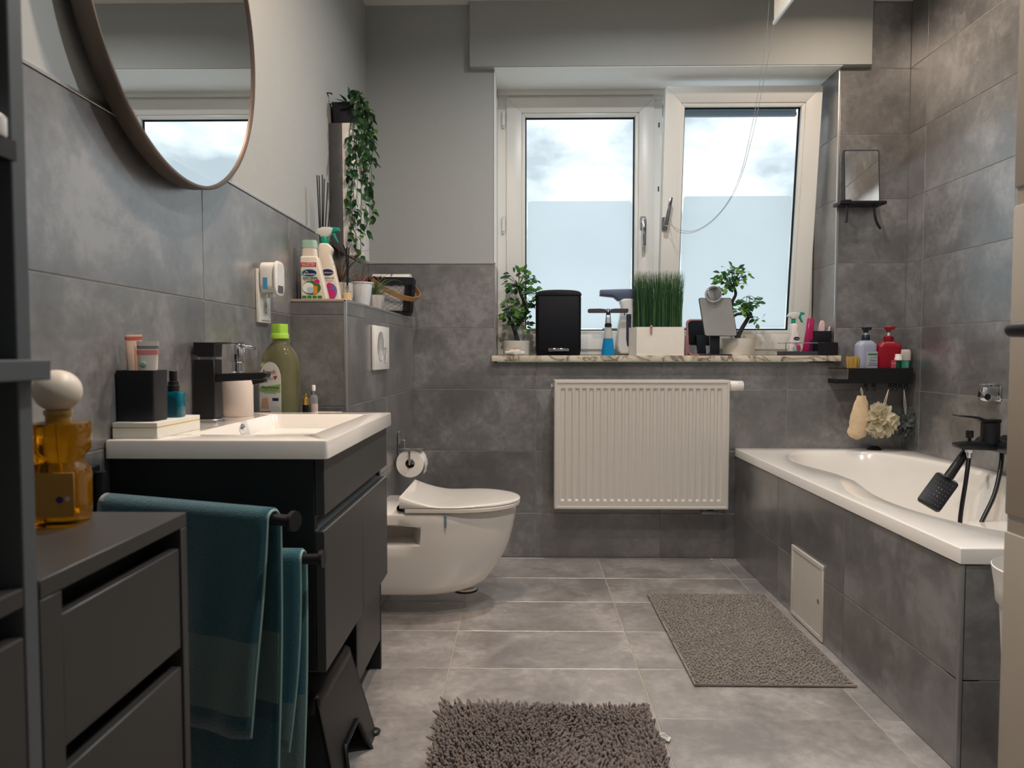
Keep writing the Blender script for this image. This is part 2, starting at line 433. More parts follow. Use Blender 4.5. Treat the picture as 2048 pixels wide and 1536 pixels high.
# marble window sill
M = bpy.data.materials.new('marble'); M.use_nodes = True
n, l = M.node_tree.nodes, M.node_tree.links
b = n['Principled BSDF']; tc = n.new('ShaderNodeTexCoord')
w = n.new('ShaderNodeTexNoise'); w.inputs['Scale'].default_value = 7; w.inputs['Detail'].default_value = 7; w.inputs['Distortion'].default_value = 1.6
rp = n.new('ShaderNodeValToRGB'); e = rp.color_ramp.elements
e[0].position, e[0].color = 0.42, lin((216, 206, 190)) + (1,)
e[1].position, e[1].color = 0.62, lin((200, 192, 178)) + (1,)
q = e.new(0.5); q.color = lin((176, 164, 146)) + (1,)
q = e.new(0.53); q.color = lin((112, 100, 86)) + (1,)
q = e.new(0.56); q.color = lin((190, 180, 164)) + (1,)
l.new(tc.outputs['Object'], w.inputs['Vector']); l.new(w.outputs['Fac'], rp.inputs['Fac']); l.new(rp.outputs['Color'], b.inputs['Base Color'])
b.inputs['Roughness'].default_value = 0.22
MARBLE = M
g = G().box(-0.150, 1.512, YB - 0.038, YB + 0.012, 0.957, SILL_Z, 0.003, 2)
g.box(WX0 + 0.001, WX1 - 0.001, YB - 0.01, YFR + 0.03, 0.957, SILL_Z, 0.001, 1)
o = struct('trim_9', g, MARBLE, label='veined cream marble window sill')

# ------------------------------------------------------------------ windows
def clear_glass():
    M = bpy.data.materials.new('clear_pane'); M.use_nodes = True
    n, l = M.node_tree.nodes, M.node_tree.links; n.remove(n['Principled BSDF'])
    tr = n.new('ShaderNodeBsdfTransparent'); tr.inputs[0].default_value = (0.96, 0.985, 0.985, 1)
    gl = n.new('ShaderNodeBsdfGlossy'); gl.inputs['Roughness'].default_value = 0.02
    no = n.new('ShaderNodeTexNoise'); no.inputs['Scale'].default_value = 30
    mr = n.new('ShaderNodeMapRange'); mr.inputs['To Min'].default_value = 0.03; mr.inputs['To Max'].default_value = 0.045
    l.new(no.outputs['Fac'], mr.inputs['Value'])
    ms = n.new('ShaderNodeMixShader'); l.new(mr.outputs[0], ms.inputs[0])
    l.new(tr.outputs[0], ms.inputs[1]); l.new(gl.outputs[0], ms.inputs[2]); l.new(ms.outputs[0], n['Material Output'].inputs[0])
    return M
def film_glass():
    M = bpy.data.materials.new('frosted_film'); M.use_nodes = True
    n, l = M.node_tree.nodes, M.node_tree.links; n.remove(n['Principled BSDF'])
    tl = n.new('ShaderNodeBsdfTranslucent')
    no = n.new('ShaderNodeTexNoise'); no.inputs['Scale'].default_value = 3
    mx = n.new('ShaderNodeMix'); mx.data_type = 'RGBA'; mx.inputs[6].default_value = (0.86, 0.895, 0.91, 1); mx.inputs[7].default_value = (0.90, 0.93, 0.94, 1)
    l.new(no.outputs['Fac'], mx.inputs[0]); l.new(mx.outputs[2], tl.inputs[0])
    tr = n.new('ShaderNodeBsdfTransparent'); tr.inputs[0].default_value = (0.386, 0.420, 0.441, 1)
    ms = n.new('ShaderNodeMixShader'); ms.inputs[0].default_value = 0.12
    l.new(tl.outputs[0], ms.inputs[1]); l.new(tr.outputs[0], ms.inputs[2]); l.new(ms.outputs[0], n['Material Output'].inputs[0])
    return M
CLEAR, FILM = clear_glass(), film_glass()

def frame_ring(g, x0, x1, z0, z1, w, y0, y1, bev=0.003):
    """four mitred profiles"""
    O = [(x0, z0), (x1, z0), (x1, z1), (x0, z1)]; I = [(x0 + w, z0 + w), (x1 - w, z0 + w), (x1 - w, z1 - w), (x0 + w, z1 - w)]
    for i in range(4):
        k = (i + 1) % 4; e = 0.0002
        g.prism([O[i], O[k], I[k], I[i]], y0, y1, 'y', bev, 1)
    return g
def sash(name, label, w, h, film_top, corner=False):
    """local: x 0..w, z 0..h, front face at y=0 (room side), hinged at the bottom"""
    root = thing(name, label, 'window'); del root['category']; root['kind'] = 'structure'
    FW = 0.078
    for nm, pts in (('sash_profile', [(0, 0), (w, 0), (w - FW, FW), (FW, FW)]), ('sash_profile', [(w, 0), (w, h), (w - FW, h - FW), (w - FW, FW)]),
                    ('sash_profile', [(w, h), (0, h), (FW, h - FW), (w - FW, h - FW)]), ('sash_profile', [(0, h), (0, 0), (FW, FW), (FW, h - FW)])):
        part(nm, G().prism(pts, 0, 0.06, 'y', 0.0022, 2), UPVC, root)
    g = G(); BW = 0.018
    O = [(FW, FW), (w - FW, FW), (w - FW, h - FW), (FW, h - FW)]
    I = [(FW + BW, FW + BW), (w - FW - BW, FW + BW), (w - FW - BW, h - FW - BW), (FW + BW, h - FW - BW)]
    for i in range(4):
        k = (i + 1) % 4
        g.prism([O[i], O[k], I[k], I[i]], 0.004, 0.026, 'y', 0.003, 2)
    part('glazing_bead', g, UPVC, root)
    g = G(); f2 = FW + BW - 0.002
    frame_ring(g, f2, w - f2, f2, h - f2, 0.009, 0.027, 0.034, 0.0005)
    part('gasket', g, GASKET, root)
    part('pane', G().box(f2, w - f2, 0.030, 0.033, f2, h - f2), CLEAR, root)
    f3 = f2 + 0.016
    zt = film_top
    out = [(f3, f3), (w - f3, f3), (w - f3, zt - 0.012), (w - f3 - 0.004, zt - 0.004), (w - f3 - 0.012, zt), (f3 + 0.012, zt), (f3 + 0.004, zt - 0.004), (f3, zt - 0.012)]
    gf = G(); gf.bm.faces.new([gf.bm.verts.new((a_, 0.0285, c_)) for a_, c_ in out])
    part('privacy_film', gf, FILM, root, label='frosted film on the lower half of the pane')
    return root
def w_handle(root, x, z, turn, y=0.0):
    """window handle; turn 0 = lever hangs down"""
    h = part('window_handle', G().prism(rrect(0.030, 0.066, 0.008, 4), -0.010, 0, 'y', 0.002, 1), STEEL, root, label='steel window handle')
    h.location = (x, y, z)
    g = G().cyl((0, -0.01, 0), (0, -0.038, 0), 0.009, n=16)
    part('handle_neck', g, STEEL, h)
    g = G().prism([(-0.0115, 0.014), (0.0115, 0.014), (0.0095, -0.125), (-0.0075, -0.128)], -0.052, -0.036, 'y', 0.004, 2)
    lv = part('lever', g, CHROME, h); lv.rotation_euler = (0, turn, 0)
    return h

p00, p11 = at_y(1013, 195, YFR - 0.012), at_y(1305, 692, YFR - 0.012)
win_outer_z0 = SILL_Z + 0.002
# fixed outer frame + mullion
g = G()
fx0, fx1 = WX0 + 0.001, WX1 - 0.002
mullx = at_y(1312, 400, YFR).x
FY0, FY1 = YFR, YFR + 0.07
FWD_ = 0.062
g.box(fx0, fx0 + FWD_, FY0, FY1, win_outer_z0, WZ1 - 0.002, 0.003, 1)
g.box(fx1 - 0.055, fx1, FY0, FY1, win_outer_z0, WZ1 - 0.002, 0.003, 1)
g.box(fx0 + FWD_, fx1 - 0.055, FY0, FY1, WZ1 - 0.055, WZ1 - 0.002, 0.003, 1)
g.box(fx0 + FWD_, fx1 - 0.055, FY0, FY1, win_outer_z0, win_outer_z0 + 0.055, 0.003, 1)
g.box(mullx - 0.030, mullx + 0.030, FY0, FY1, win_outer_z0 + 0.055, WZ1 - 0.055, 0.003, 1)
wf = struct('window_1', g, UPVC, label='white fixed window frame with centre post')
# a plaster bead where the soffit meets the frame
part('cover_strip', G().box(fx0, fx1, FY0 - 0.012, FY0 + 0.004, WZ1 - 0.03, WZ1 - 0.001, 0.004, 2), UPVC, wf)
for zz in (at_y(1008, 240, YFR).z, at_y(1008, 450, YFR).z):
    g = G().cyl((0, 0, -0.034), (0, 0, 0.034), 0.0085, n=14).cyl((0, 0, -0.043), (0, 0, -0.036), 0.006, n=10).cyl((0, 0, 0.036), (0, 0, 0.043), 0.006, n=10)
    h = part('hinge', g, UPVC, wf); h.location = (at_y(1007, 300, YFR - 0.01).x, FY0 - 0.011, zz)
for zz in (at_y(1318, 250, YFR).z, at_y(1318, 378, YFR).z):
    h = part('latch_plate', G().box(-0.003, 0.003, -0.004, 0, -0.012, 0.012), GASKET, wf); h.location = (mullx + 0.012, FY0 + 0.001, zz)
# left sash (closed)
sw, sh = p11.x - p00.x, p00.z - (win_outer_z0 + 0.030)
ftop = at_y(1150, 402, YFR + 0.015).z - (win_outer_z0 + 0.030)
s1 = sash('window_2', 'closed left window sash with clear and frosted glass', sw, sh, ftop)
s1.location = (p00.x, YFR - 0.012, win_outer_z0 + 0.030)
w_handle(s1, at_y(1284, 462, YFR - 0.012).x - p00.x + 0.004, at_y(1288, 446, YFR - 0.012).z - s1.location.z, 0.0)
# right sash, tilted inwards at the top
q0 = at_y(1316, 690, YFR - 0.012); q1 = at_y(1613, 690, YFR - 0.012)
sw2 = q1.x - q0.x
tilt = R(6.6)
s2 = sash('window_3', 'right window sash tilted inwards at the top', sw2, sh + 0.005, ftop + 0.005)
s2.location = (q0.x, YFR - 0.014, win_outer_z0 + 0.030); s2.rotation_euler = (tilt, 0, 0)
HZ2 = at_y(1331, 445, YFR - 0.10).z - s2.location.z
w_handle(s2, at_y(1330, 445, YFR - 0.10).x - q0.x, HZ2, R(180 + 10))

# outside: the lowered end of the roller shutter and a far line of trees
SHUT = mat('shutter_grey', (176, 186, 194), 0.5, translucent=0.5)
g = G()
for i in range(3): g.box(WX0 + 0.07, WX1 - 0.06, YFR + 0.10, YFR + 0.115, 2.262 + 0.045 * i, 2.262 + 0.045 * i + 0.042, 0.004, 1)
g.box(WX0 + 0.07, WX1 - 0.06, YFR + 0.095, YFR + 0.12, 2.240, 2.261, 0.003, 1)
sh_o = solo('roller_shutter', g, SHUT, 'grey roller shutter rolled up outside the window', 'shutter')
HEDGE = mat('far_foliage', (92, 116, 62), 0.9, var=0.4, vscale=1.5)
g = G(); rnd = random.Random(3)
for i in range(46):
    x = -14 + i * 0.9; g.ball((x, 30 + rnd.uniform(-1, 1), 0.6 + rnd.uniform(0, 0.35)), (rnd.uniform(0.7, 1.2), 0.8, rnd.uniform(0.9, 1.5)), 8, 6)
g.box(-16, 30, 29, 31, -2.5, 1.0)
solo('distant_hedge', g, HEDGE, 'green hedge far outside, seen at the bottom of the window', 'hedge')

# ------------------------------------------------------------------ ceiling spots (real recessed lamps, above the frame)
def ceiling_spot(x, y, power, color, label):
    t = thing('ceiling_spotlight', label, 'lamp', (x, y, ZC), group='recessed ceiling spotlights')
    part('bezel', G().lathe([(0.030, 0.001), (0.030, -0.004), (0.034, -0.007), (0.042, -0.005), (0.045, 0.0)], n=32, cap=False), STEEL, t)
    LM = bpy.data.materials.get('lamp_lens')
    if not LM:
        LM = bpy.data.materials.new('lamp_lens'); LM.use_nodes = True
        nb = LM.node_tree.nodes['Principled BSDF']; nb.inputs['Emission Color'].default_value = (1, 0.85, 0.65, 1); nb.inputs['Emission Strength'].default_value = 6
    part('lens', G().lathe([(0.001, -0.001), (0.030, -0.001)], n=32, cap=False), LM, t)
    ld = bpy.data.lights.new('spot_light', 'AREA'); ld.shape = 'DISK'; ld.size = 0.075; ld.energy = power; ld.color = color; ld.spread = R(165)
    lo = bpy.data.objects.new('spot_light', ld); col.objects.link(lo); lo.parent = t; lo.location = (0, 0, -0.012)
SPOTS = [(-0.12, 1.62, 14.40, (1.0, 0.73, 0.52), 'ceiling spotlight above the washbasin'),
         (0.50, 2.50, 12.00, (0.97, 0.99, 1.0), 'ceiling spotlight in front of the radiator'),
         (1.42, 2.88, 6.6, (1.0, 0.80, 0.62), 'ceiling spotlight above the bathtub'),
         (0.50, 1.05, 15.20, (0.97, 0.99, 1.0), 'ceiling spotlight nearest to the door')]
for s in SPOTS: ceiling_spot(*s)

# ------------------------------------------------------------------ open door at the right
DOORM = mat('cream_door_lacquer', (166, 158, 146), 0.45, var=0.02)
DXF, DE = 0.700, 1.030
d = thing('door_1', 'cream panelled door standing open at the right edge', 'door', (DXF, 0.17, 0)); del d['category']; d['kind'] = 'structure'
g = G().box(0.0, 0.040, 0.0, DE - 0.17, 0.008, 2.0, 0.003, 2)
part('leaf', g, DOORM, d)
zs = [0.10, 0.735, 0.755, 1.205, 1.225, 1.90]
for a_, b_ in ((0.10, 0.735), (0.76, 1.20), (1.225, 1.90)):
    part('panel', G().box(-0.004, 0.002, 0.0, DE - 0.17 - 0.001, a_, b_, 0.0025, 2), DOORM, d)
hy, hz = 0.955 - 0.17, at_y(2045, 660, 0.955).z
g = G().cyl((0, hy, hz), (-0.008, hy, hz), 0.026, n=28)
rs = part('rosette', g, BMETAL, d)
g = G().tube(smoothpath([(-0.006, hy, hz), (-0.040, hy, hz), (-0.052, hy - 0.006, hz), (-0.056, hy - 0.02, hz), (-0.056, hy - 0.125, hz)], 6), 0.0098, 14)
part('door_handle', g, BMETAL, d, label='black lever handle')
kz = at_y(2045, 790, 0.955).z
part('key_rosette', G().cyl((0, hy, kz), (-0.008, hy, kz), 0.026, n=28), BMETAL, d)
# ================================================================== LEFT SIDE FURNITURE
CX_ = -0.385       # front plane of the cabinets
CZ_ = 0.810
# tall open shelf unit
t = thing('tall_shelf_unit', 'tall black open shelf unit at the left edge, nearest to the camera', 'shelf', (XL + 0.01, 0.14, 0))
W = lambda n_, g_, m_=CABIN, p_=None, **k: part(n_, g_, m_, p_ or t, world=True, **k)
W('side_panel', G().box(XL + 0.01, CX_, 0.535, 0.551, 0.0, 2.0, 0.001, 1), mat('grey_panel', (84, 88, 92), 0.45, bump=0.04))
W('side_panel', G().box(XL + 0.01, CX_, 0.14, 0.156, 0.0, 2.0, 0.001, 1))
W('back_panel', G().box(XL + 0.01, XL + 0.018, 0.156, 0.535, 0.0, 2.0), CABDARK)
W('shelf_board', G().box(XL + 0.018, CX_ + 0.012, 0.14, 0.556, 0.970, 0.986, 0.001, 1), mat('grey_panel'))
W('shelf_board', G().box(XL + 0.018, CX_ - 0.01, 0.156, 0.535, 1.135, 1.150, 0.001, 1).box(CX_ - 0.012, CX_ + 0.004, 0.156, 0.535, 1.135, 1.150), CABDARK)
W('shelf_board', G().box(XL + 0.018, CX_ - 0.01, 0.156, 0.535, 1.55, 1.566, 0.001, 1), CABDARK)
W('shelf_board', G().box(XL + 0.018, CX_, 0.156, 0.535, 0.795, CZ_, 0.001, 1))
W('top_board', G().box(XL + 0.01, CX_, 0.14, 0.551, 2.0, 2.016, 0.001, 1))
for a_, b_ in ((0.637, 0.772), (0.42, 0.615), (0.10, 0.40)):
    W('drawer_front', G().box(CX_ - 0.016, CX_, 0.157, 0.534, a_, b_, 0.0012, 1))
W('plinth', G().box(XL + 0.02, CX_ - 0.02, 0.156, 0.535, 0, 0.09), CABDARK)
o = solo('white_jar', G().lathe([(0.001, 0), (0.013, 0), (0.014, 0.002), (0.014, 0.014), (0.012, 0.016), (0.001, 0.016)], n=24), WPLAST, 'small white jar on a shelf at the left edge', 'jar', (CX_ - 0.008, 0.519, 1.150))

# chest of drawers beside it
t = thing('chest_of_drawers', 'dark anthracite chest of drawers under the amber perfume bottle', 'cabinet', (XL + 0.01, 0.552, 0))
W('top_board', G().box(XL + 0.01, CX_, 0.553, 0.800, CZ_ - 0.016, CZ_, 0.001, 1))
W('side_panel', G().box(XL + 0.01, CX_, 0.787, 0.800, 0.0, CZ_ - 0.0165, 0.001, 1))
W('side_panel', G().box(XL + 0.01, CX_, 0.553, 0.580, 0.0, CZ_ - 0.0165, 0.001, 1))
W('back_panel', G().box(XL + 0.01, XL + 0.016, 0.581, 0.786, 0.0, CZ_ - 0.0165), CABDARK)
W('carcass', G().box(XL + 0.017, CX_ - 0.035, 0.581, 0.786, 0.09, CZ_ - 0.017), CABDARK)
for a_, b_ in ((0.658, 0.772), (0.470, 0.637), (0.100, 0.449)):
    W('drawer_front', G().box(CX_ - 0.016, CX_ - 0.002, 0.5815, 0.7855, a_, b_, 0.0012, 1))
W('plinth', G().box(XL + 0.02, CX_ - 0.02, 0.581, 0.786, 0, 0.09), CABDARK)

# amber perfume bottle with a white ball stopper
AMBER = mat('amber_glass', (236, 164, 24), 0.04, var=0.1, vscale=12, trans=0.92, ior=1.25)
GOLDL = mat('ochre_label', (196, 148, 70), 0.5, var=0.05)
bp = at_z(122, 1046, CZ_); s_ = mpp(bp.y)
t = thing('perfume_bottle', 'amber glass perfume bottle with a white ball stopper on the dark chest', 'bottle', (bp.x, bp.y, CZ_), R(8))
prof = [(0.0215, 0), (0.0245, 0.003), (0.025, 0.01), (0.0255, 0.035), (0.0255, 0.052), (0.0225, 0.061), (0.019, 0.066), (0.0205, 0.071), (0.025, 0.078), (0.0258, 0.086), (0.0258, 0.105), (0.0245, 0.108), (0.012, 0.1095), (0.011, 0.110)]
rings = [[(x, y, z) for x, y in rrect(2 * r, 2 * r, r * 0.42, 5)] for r, z in prof]
part('glass_body', G().loft(rings), AMBER, t)
part('collar', G().lathe([(0.012, 0.109), (0.012, 0.115), (0.0135, 0.117), (0.0135, 0.121), (0.009, 0.122)], n=24), mat('pale_gold', (190, 170, 110), 0.3, 0.6), t)
part('ball_stopper', G().ball((0, 0, 0.1415), (0.0232, 0.0232, 0.0222), 28, 18), mat('ivory_cap', (225, 214, 198), 0.4), t)
part('dip_tube', G().tube(smoothpath([(0, 0, 0.105), (0.002, 0.002, 0.06), (0.008, 0.004, 0.01)], 5), 0.0012, 6), mat('pale_tube', (240, 220, 120), 0.3), t)
part('paper_label', G().box(-0.018, 0.0262, -0.0268, -0.0259, 0.012, 0.058, 0.0003, 1), GOLDL, t)
part('round_mark', G().cyl((0.012, -0.0270, 0.030), (0.012, -0.0274, 0.030), 0.0035, n=16), mat('label_blue', (60, 50, 110), 0.5), t)
part('round_mark', G().cyl((0.020, -0.0270, 0.031), (0.020, -0.0274, 0.031), 0.0026, n=16), mat('label_pale', (220, 205, 200), 0.5), t)

# swivel towel holder on the wall with two arms, two teal towels
PV = Vector((-0.722, 1.196, 0))
A1, A2 = Vector((-0.352, 1.069, 0.736)), Vector((-0.345, 1.191, 0.642))
t = thing('towel_holder', 'black wall towel holder with two swivel arms', 'towel holder', (XL, PV.y, 0.60))
W('wall_plate', G().box(XL, XL + 0.012, PV.y - 0.02, PV.y + 0.02, 0.58, 0.80, 0.002, 1), BMETAL)
W('pivot_post', G().cyl((PV.x, PV.y, 0.59), (PV.x, PV.y, 0.79), 0.010, n=18), BMETAL)
for A in (A1, A2):
    p0 = Vector((PV.x, PV.y, A.z)); dr = (A - p0).normalized()
    W('arm', G().cyl(p0, A, 0.0092, n=18), BMETAL)
    W('arm_cap', G().cyl(A - dr * 0.001, A + dr * 0.006, 0.0155, n=26), BMETAL)
def towel_mat(name, band0, band1, hem):
    M = bpy.data.materials.new(name); M.use_nodes = True
    n, l = M.node_tree.nodes, M.node_tree.links; b = n['Principled BSDF']
    tc = n.new('ShaderNodeTexCoord'); sp = n.new('ShaderNodeSeparateXYZ'); l.new(tc.outputs['Object'], sp.inputs[0])
    rp = n.new('ShaderNodeValToRGB'); rp.color_ramp.interpolation = 'CONSTANT'
    mr = n.new('ShaderNodeMapRange'); mr.inputs['From Min'].default_value = -0.6; mr.inputs['From Max'].default_value = 0.1
    l.new(sp.outputs['Z'], mr.inputs['Value']); l.new(mr.outputs[0], rp.inputs['Fac'])
    f = lambda z: (z + 0.6) / 0.7
    e = rp.color_ramp.elements
    teal, pale, dk = lin((36, 88, 100)) + (1,), lin((84, 112, 112)) + (1,), lin((26, 74, 88)) + (1,)
    e[0].position, e[0].color = 0.0, teal
    e[1].position, e[1].color = max(0.001, f(hem)), dk
    for z, c in ((hem + 0.03, pale), (band1, teal)):
        q = e.new(max(0.002, f(z))); q.color = c
    no = n.new('ShaderNodeTexNoise'); no.inputs['Scale'].default_value = 420; no.inputs['Detail'].default_value = 3
    l.new(tc.outputs['Object'], no.inputs['Vector'])
    mx = n.new('ShaderNodeMix'); mx.data_type = 'RGBA'; mx.blend_type = 'MULTIPLY'; mx.inputs[0].default_value = 0.5
    g2 = n.new('ShaderNodeMapRange'); g2.inputs['To Min'].default_value = 0.45; g2.inputs['To Max'].default_value = 1.5
    l.new(no.outputs['Fac'], g2.inputs['Value']); l.new(rp.outputs['Color'], mx.inputs[6]); l.new(g2.outputs[0], mx.inputs[7])
    l.new(mx.outputs[2], b.inputs['Base Color'])
    b.inputs['Roughness'].default_value = 0.95; b.inputs['Sheen Weight'].default_value = 0.7; b.inputs['Sheen Roughness'].default_value = 0.4
    bp_ = n.new('ShaderNodeBump'); bp_.inputs['Strength'].default_value = 0.6; bp_.inputs['Distance'].default_value = 0.003
    l.new(no.outputs['Fac'], bp_.inputs['Height']); l.new(bp_.outputs['Normal'], b.inputs['Normal'])
    return M
PIPING = mat('pale_piping', (140, 172, 168), 0.9)
def towel(label, A, t0, t1, front, back, seed, mt, spread=0.014):
    p0 = Vector((PV.x, PV.y, A.z)); dr = (A - p0); L_ = dr.length; dr.normalize()
    nn = Vector((dr.y, -dr.x, 0))                    # towards the camera
    if nn.y > 0: nn = -nn
    T = thing('hand_towel', label, 'towel', tuple(p0), group='teal towels on the holder')
    rb = 0.0135; prof = []
    for i in range(15): prof.append(('f', front * (1 - i / 14)))
    for i in range(1, 9): prof.append(('a', i / 9))
    for i in range(17): prof.append(('b', back * i / 16))
    ns = 26
    def pt(u, v):
        k, q = prof[min(len(prof) - 1, round(v * (len(prof) - 1)))]
        s = L_ * (t0 + (t1 - t0) * u)
        if k == 'a':
            a = math.pi * q; off, z = rb * math.cos(a), rb * math.sin(a)
        else:
            dd = q; wv = 0.006 * math.sin(u * 9 + seed) * min(1, dd / 0.2) + 0.004 * math.sin(u * 19 + seed * 2 + dd * 6) * min(1, dd / 0.2)
            off = (rb + spread * min(1, dd / 0.25) + wv) * (1 if k == 'f' else -1) ; z = -dd
            if k == 'b': off = -(rb + 0.004 + abs(wv) * 0.5)
            s -= 0.035 * u * (dd / 0.4) ** 2 * (1 if k == 'f' else 0.3)
        return dr * s + nn * off + Vector((0, 0, z))
    g = G().grid(pt, ns, len(prof) - 1)
    o = part('cloth', g, mt, T, ang=80)
    so = o.modifiers.new('thickness', 'SOLIDIFY'); so.thickness = 0.009; so.offset = 0.0
    for u in (1.0,):
        g = G().tube([pt(u, i / (len(prof) - 1)) + dr * 0.002 for i in range(len(prof))], 0.0022, 6)
        part('edge_piping', g, PIPING, T)
    return T
towel('teal hand towel hanging on the upper arm beside the drawers', A1, 0.03, 0.905, 0.335, 0.47, 0.4, towel_mat('teal_towel_cloth', 0, -0.185, -0.33))
towel('teal hand towel hanging on the lower arm against the vanity', A2, 0.05, 0.915, 0.33, 0.40, 2.2, towel_mat('teal_towel_cloth_low', 0, -0.245, -0.50), 0.004)

# ------------------------------------------------------------------ vanity unit
VY0, VY1, VXF = 1.262, 1.845, -0.357
BZ0, BZ1 = 0.803, 0.838
t = thing('vanity_cabinet', 'wall-hung anthracite vanity cabinet under the washbasin', 'cabinet', (XL, VY0, 0.413))
W('side_panel', G().box(XL, VXF - 0.018, VY0, VY0 + 0.016, 0.413, BZ0 - 0.001, 0.001, 1), CABDARK)
W('side_panel', G().box(XL, VXF - 0.018, VY1 - 0.016, VY1, 0.413, BZ0 - 0.001, 0.001, 1), CABDARK)
W('carcass', G().box(XL + 0.002, VXF - 0.05, VY0 + 0.016, VY1 - 0.016, 0.413, 0.72), CABDARK)
W('top_fascia', G().box(VXF - 0.017, VXF, VY0, VY1, 0.700, BZ0 - 0.001, 0.001, 1))
gp = mat('handle_profile', (78, 80, 84), 0.35, 0.5)
W('grip_profile', G().prism([(VXF - 0.045, 0.660), (VXF - 0.012, 0.668), (VXF - 0.03, 0.685), (VXF - 0.019, 0.699), (VXF - 0.045, 0.699)], VY0 + 0.0005, VY1 - 0.002, 'y', 0.001, 1), gp)
ym = (VY0 + VY1) / 2 + 0.008
for a_, b_ in ((VY0, ym - 0.001), (ym + 0.001, VY1)):
    dd = W('cabinet_door', G().box(VXF - 0.017, VXF, a_, b_, 0.413, 0.671, 0.001, 1))
    part('door_edge', G().box(VXF - 0.004, VXF + 0.0004, a_ + 0.001, b_ - 0.001, 0.6712, 0.6722), ALU, dd, world=True)

# washbasin
t = thing('washbasin', 'white rectangular washbasin on the dark vanity', 'washbasin', (XL, 1.246, BZ0))
bx0, bx1, by0, by1 = XL + 0.001, -0.346, 1.246, 1.857
ix0, ix1, iy0, iy1 = -0.638, -0.402, 1.335, 1.795
def rr(x0, x1, y0, y1, r, z, n=4): return [(x, y, z) for x, y in rrect(x1 - x0, y1 - y0, r, n, (x0 + x1) / 2, (y0 + y1) / 2)]
rings = [rr(bx0 + 0.008, bx1 - 0.008, by0 + 0.006, by1 - 0.006, 0.006, BZ0), rr(bx0, bx1, by0, by1, 0.006, BZ0 + 0.002), rr(bx0, bx1, by0, by1, 0.006, BZ1 - 0.003),
         rr(bx0 + 0.001, bx1 - 0.001, by0 + 0.001, by1 - 0.001, 0.006, BZ1 - 0.0008), rr(bx0 + 0.003, bx1 - 0.003, by0 + 0.003, by1 - 0.003, 0.006, BZ1),
         rr(ix0 - 0.002, ix1 + 0.002, iy0 - 0.002, iy1 + 0.002, 0.02, BZ1), rr(ix0, ix1, iy0, iy1, 0.02, BZ1 - 0.002),
         rr(ix0 + 0.012, ix1 - 0.02, iy0 + 0.02, iy1 - 0.02, 0.03, BZ1 - 0.05), rr(ix0 + 0.02, ix1 - 0.035, iy0 + 0.04, iy1 - 0.04, 0.035, BZ1 - 0.085), rr(ix0 + 0.04, ix1 - 0.06, iy0 + 0.07, iy1 - 0.07, 0.04, BZ1 - 0.10)]
g = G().loft(rings); part('basin', g, CERAM, t, world=True)
W('overflow', G().ball((ix0 + 0.006, 1.585, BZ1 - 0.016), (0.006, 0.013, 0.012), 16, 10), CHROME)

# black square tap
tx, ty = -0.716, 1.605
t = thing('basin_tap', 'matt black square mixer tap on the washbasin', 'tap', (tx, ty, BZ1), R(2))
part('foot', G().box(-0.024, 0.027, -0.026, 0.026, 0, 0.006, 0.0012, 1), STEEL, t)
part('body', G().box(-0.0225, 0.0225, -0.0225, 0.0225, 0.006, 0.141, 0.0015, 1), BMETAL, t)
part('spout', G().prism([(0.022, 0.108), (0.022, 0.090), (0.105, 0.094), (0.125, 0.094), (0.135, 0.100), (0.137, 0.110), (0.133, 0.112)], -0.017, 0.017, 'y', 0.0015, 1), BMETAL, t)
part('aerator', G().prism([(0.101, 0.095), (0.127, 0.095), (0.131, 0.089), (0.104, 0.083)], -0.013, 0.013, 'y', 0.001, 1), BPLAST, t)
part('handle_neck', G().box(-0.013, 0.013, -0.013, 0.013, 0.141, 0.146), STEEL, t)
part('handle', G().prism([(-0.024, 0.152), (-0.011, 0.146), (0.0225, 0.146), (0.024, 0.176), (0.075, 0.1765), (0.075, 0.1795), (-0.024, 0.1795)], -0.0225, 0.0225, 'y', 0.0012, 1), BMETAL, t)

# soap dispenser
PINKW = mat('blush_ceramic', (214, 200, 190), 0.5)
sp = at_z(472, 834, BZ1)
t = thing('soap_dispenser', 'round off-white soap dispenser with chrome pump behind the tap', 'dispenser', (-0.704, 1.742, BZ1), R(-10))
part('container', G().lathe([(0.001, 0), (0.034, 0), (0.0355, 0.002), (0.0355, 0.085), (0.034, 0.088), (0.012, 0.0885)], n=40), PINKW, t)
part('collar', G().lathe([(0.019, 0.0885), (0.019, 0.108), (0.015, 0.110), (0.0135, 0.132), (0.018, 0.134), (0.0182, 0.176), (0.016, 0.179), (0.001, 0.179)], n=32), CHROME, t)
part('nozzle', G().tube(smoothpath([(0.01, 0, 0.171), (0.03, 0, 0.171), (0.043, 0, 0.169), (0.048, 0, 0.166)], 4), 0.0036, 12), CHROME, t)

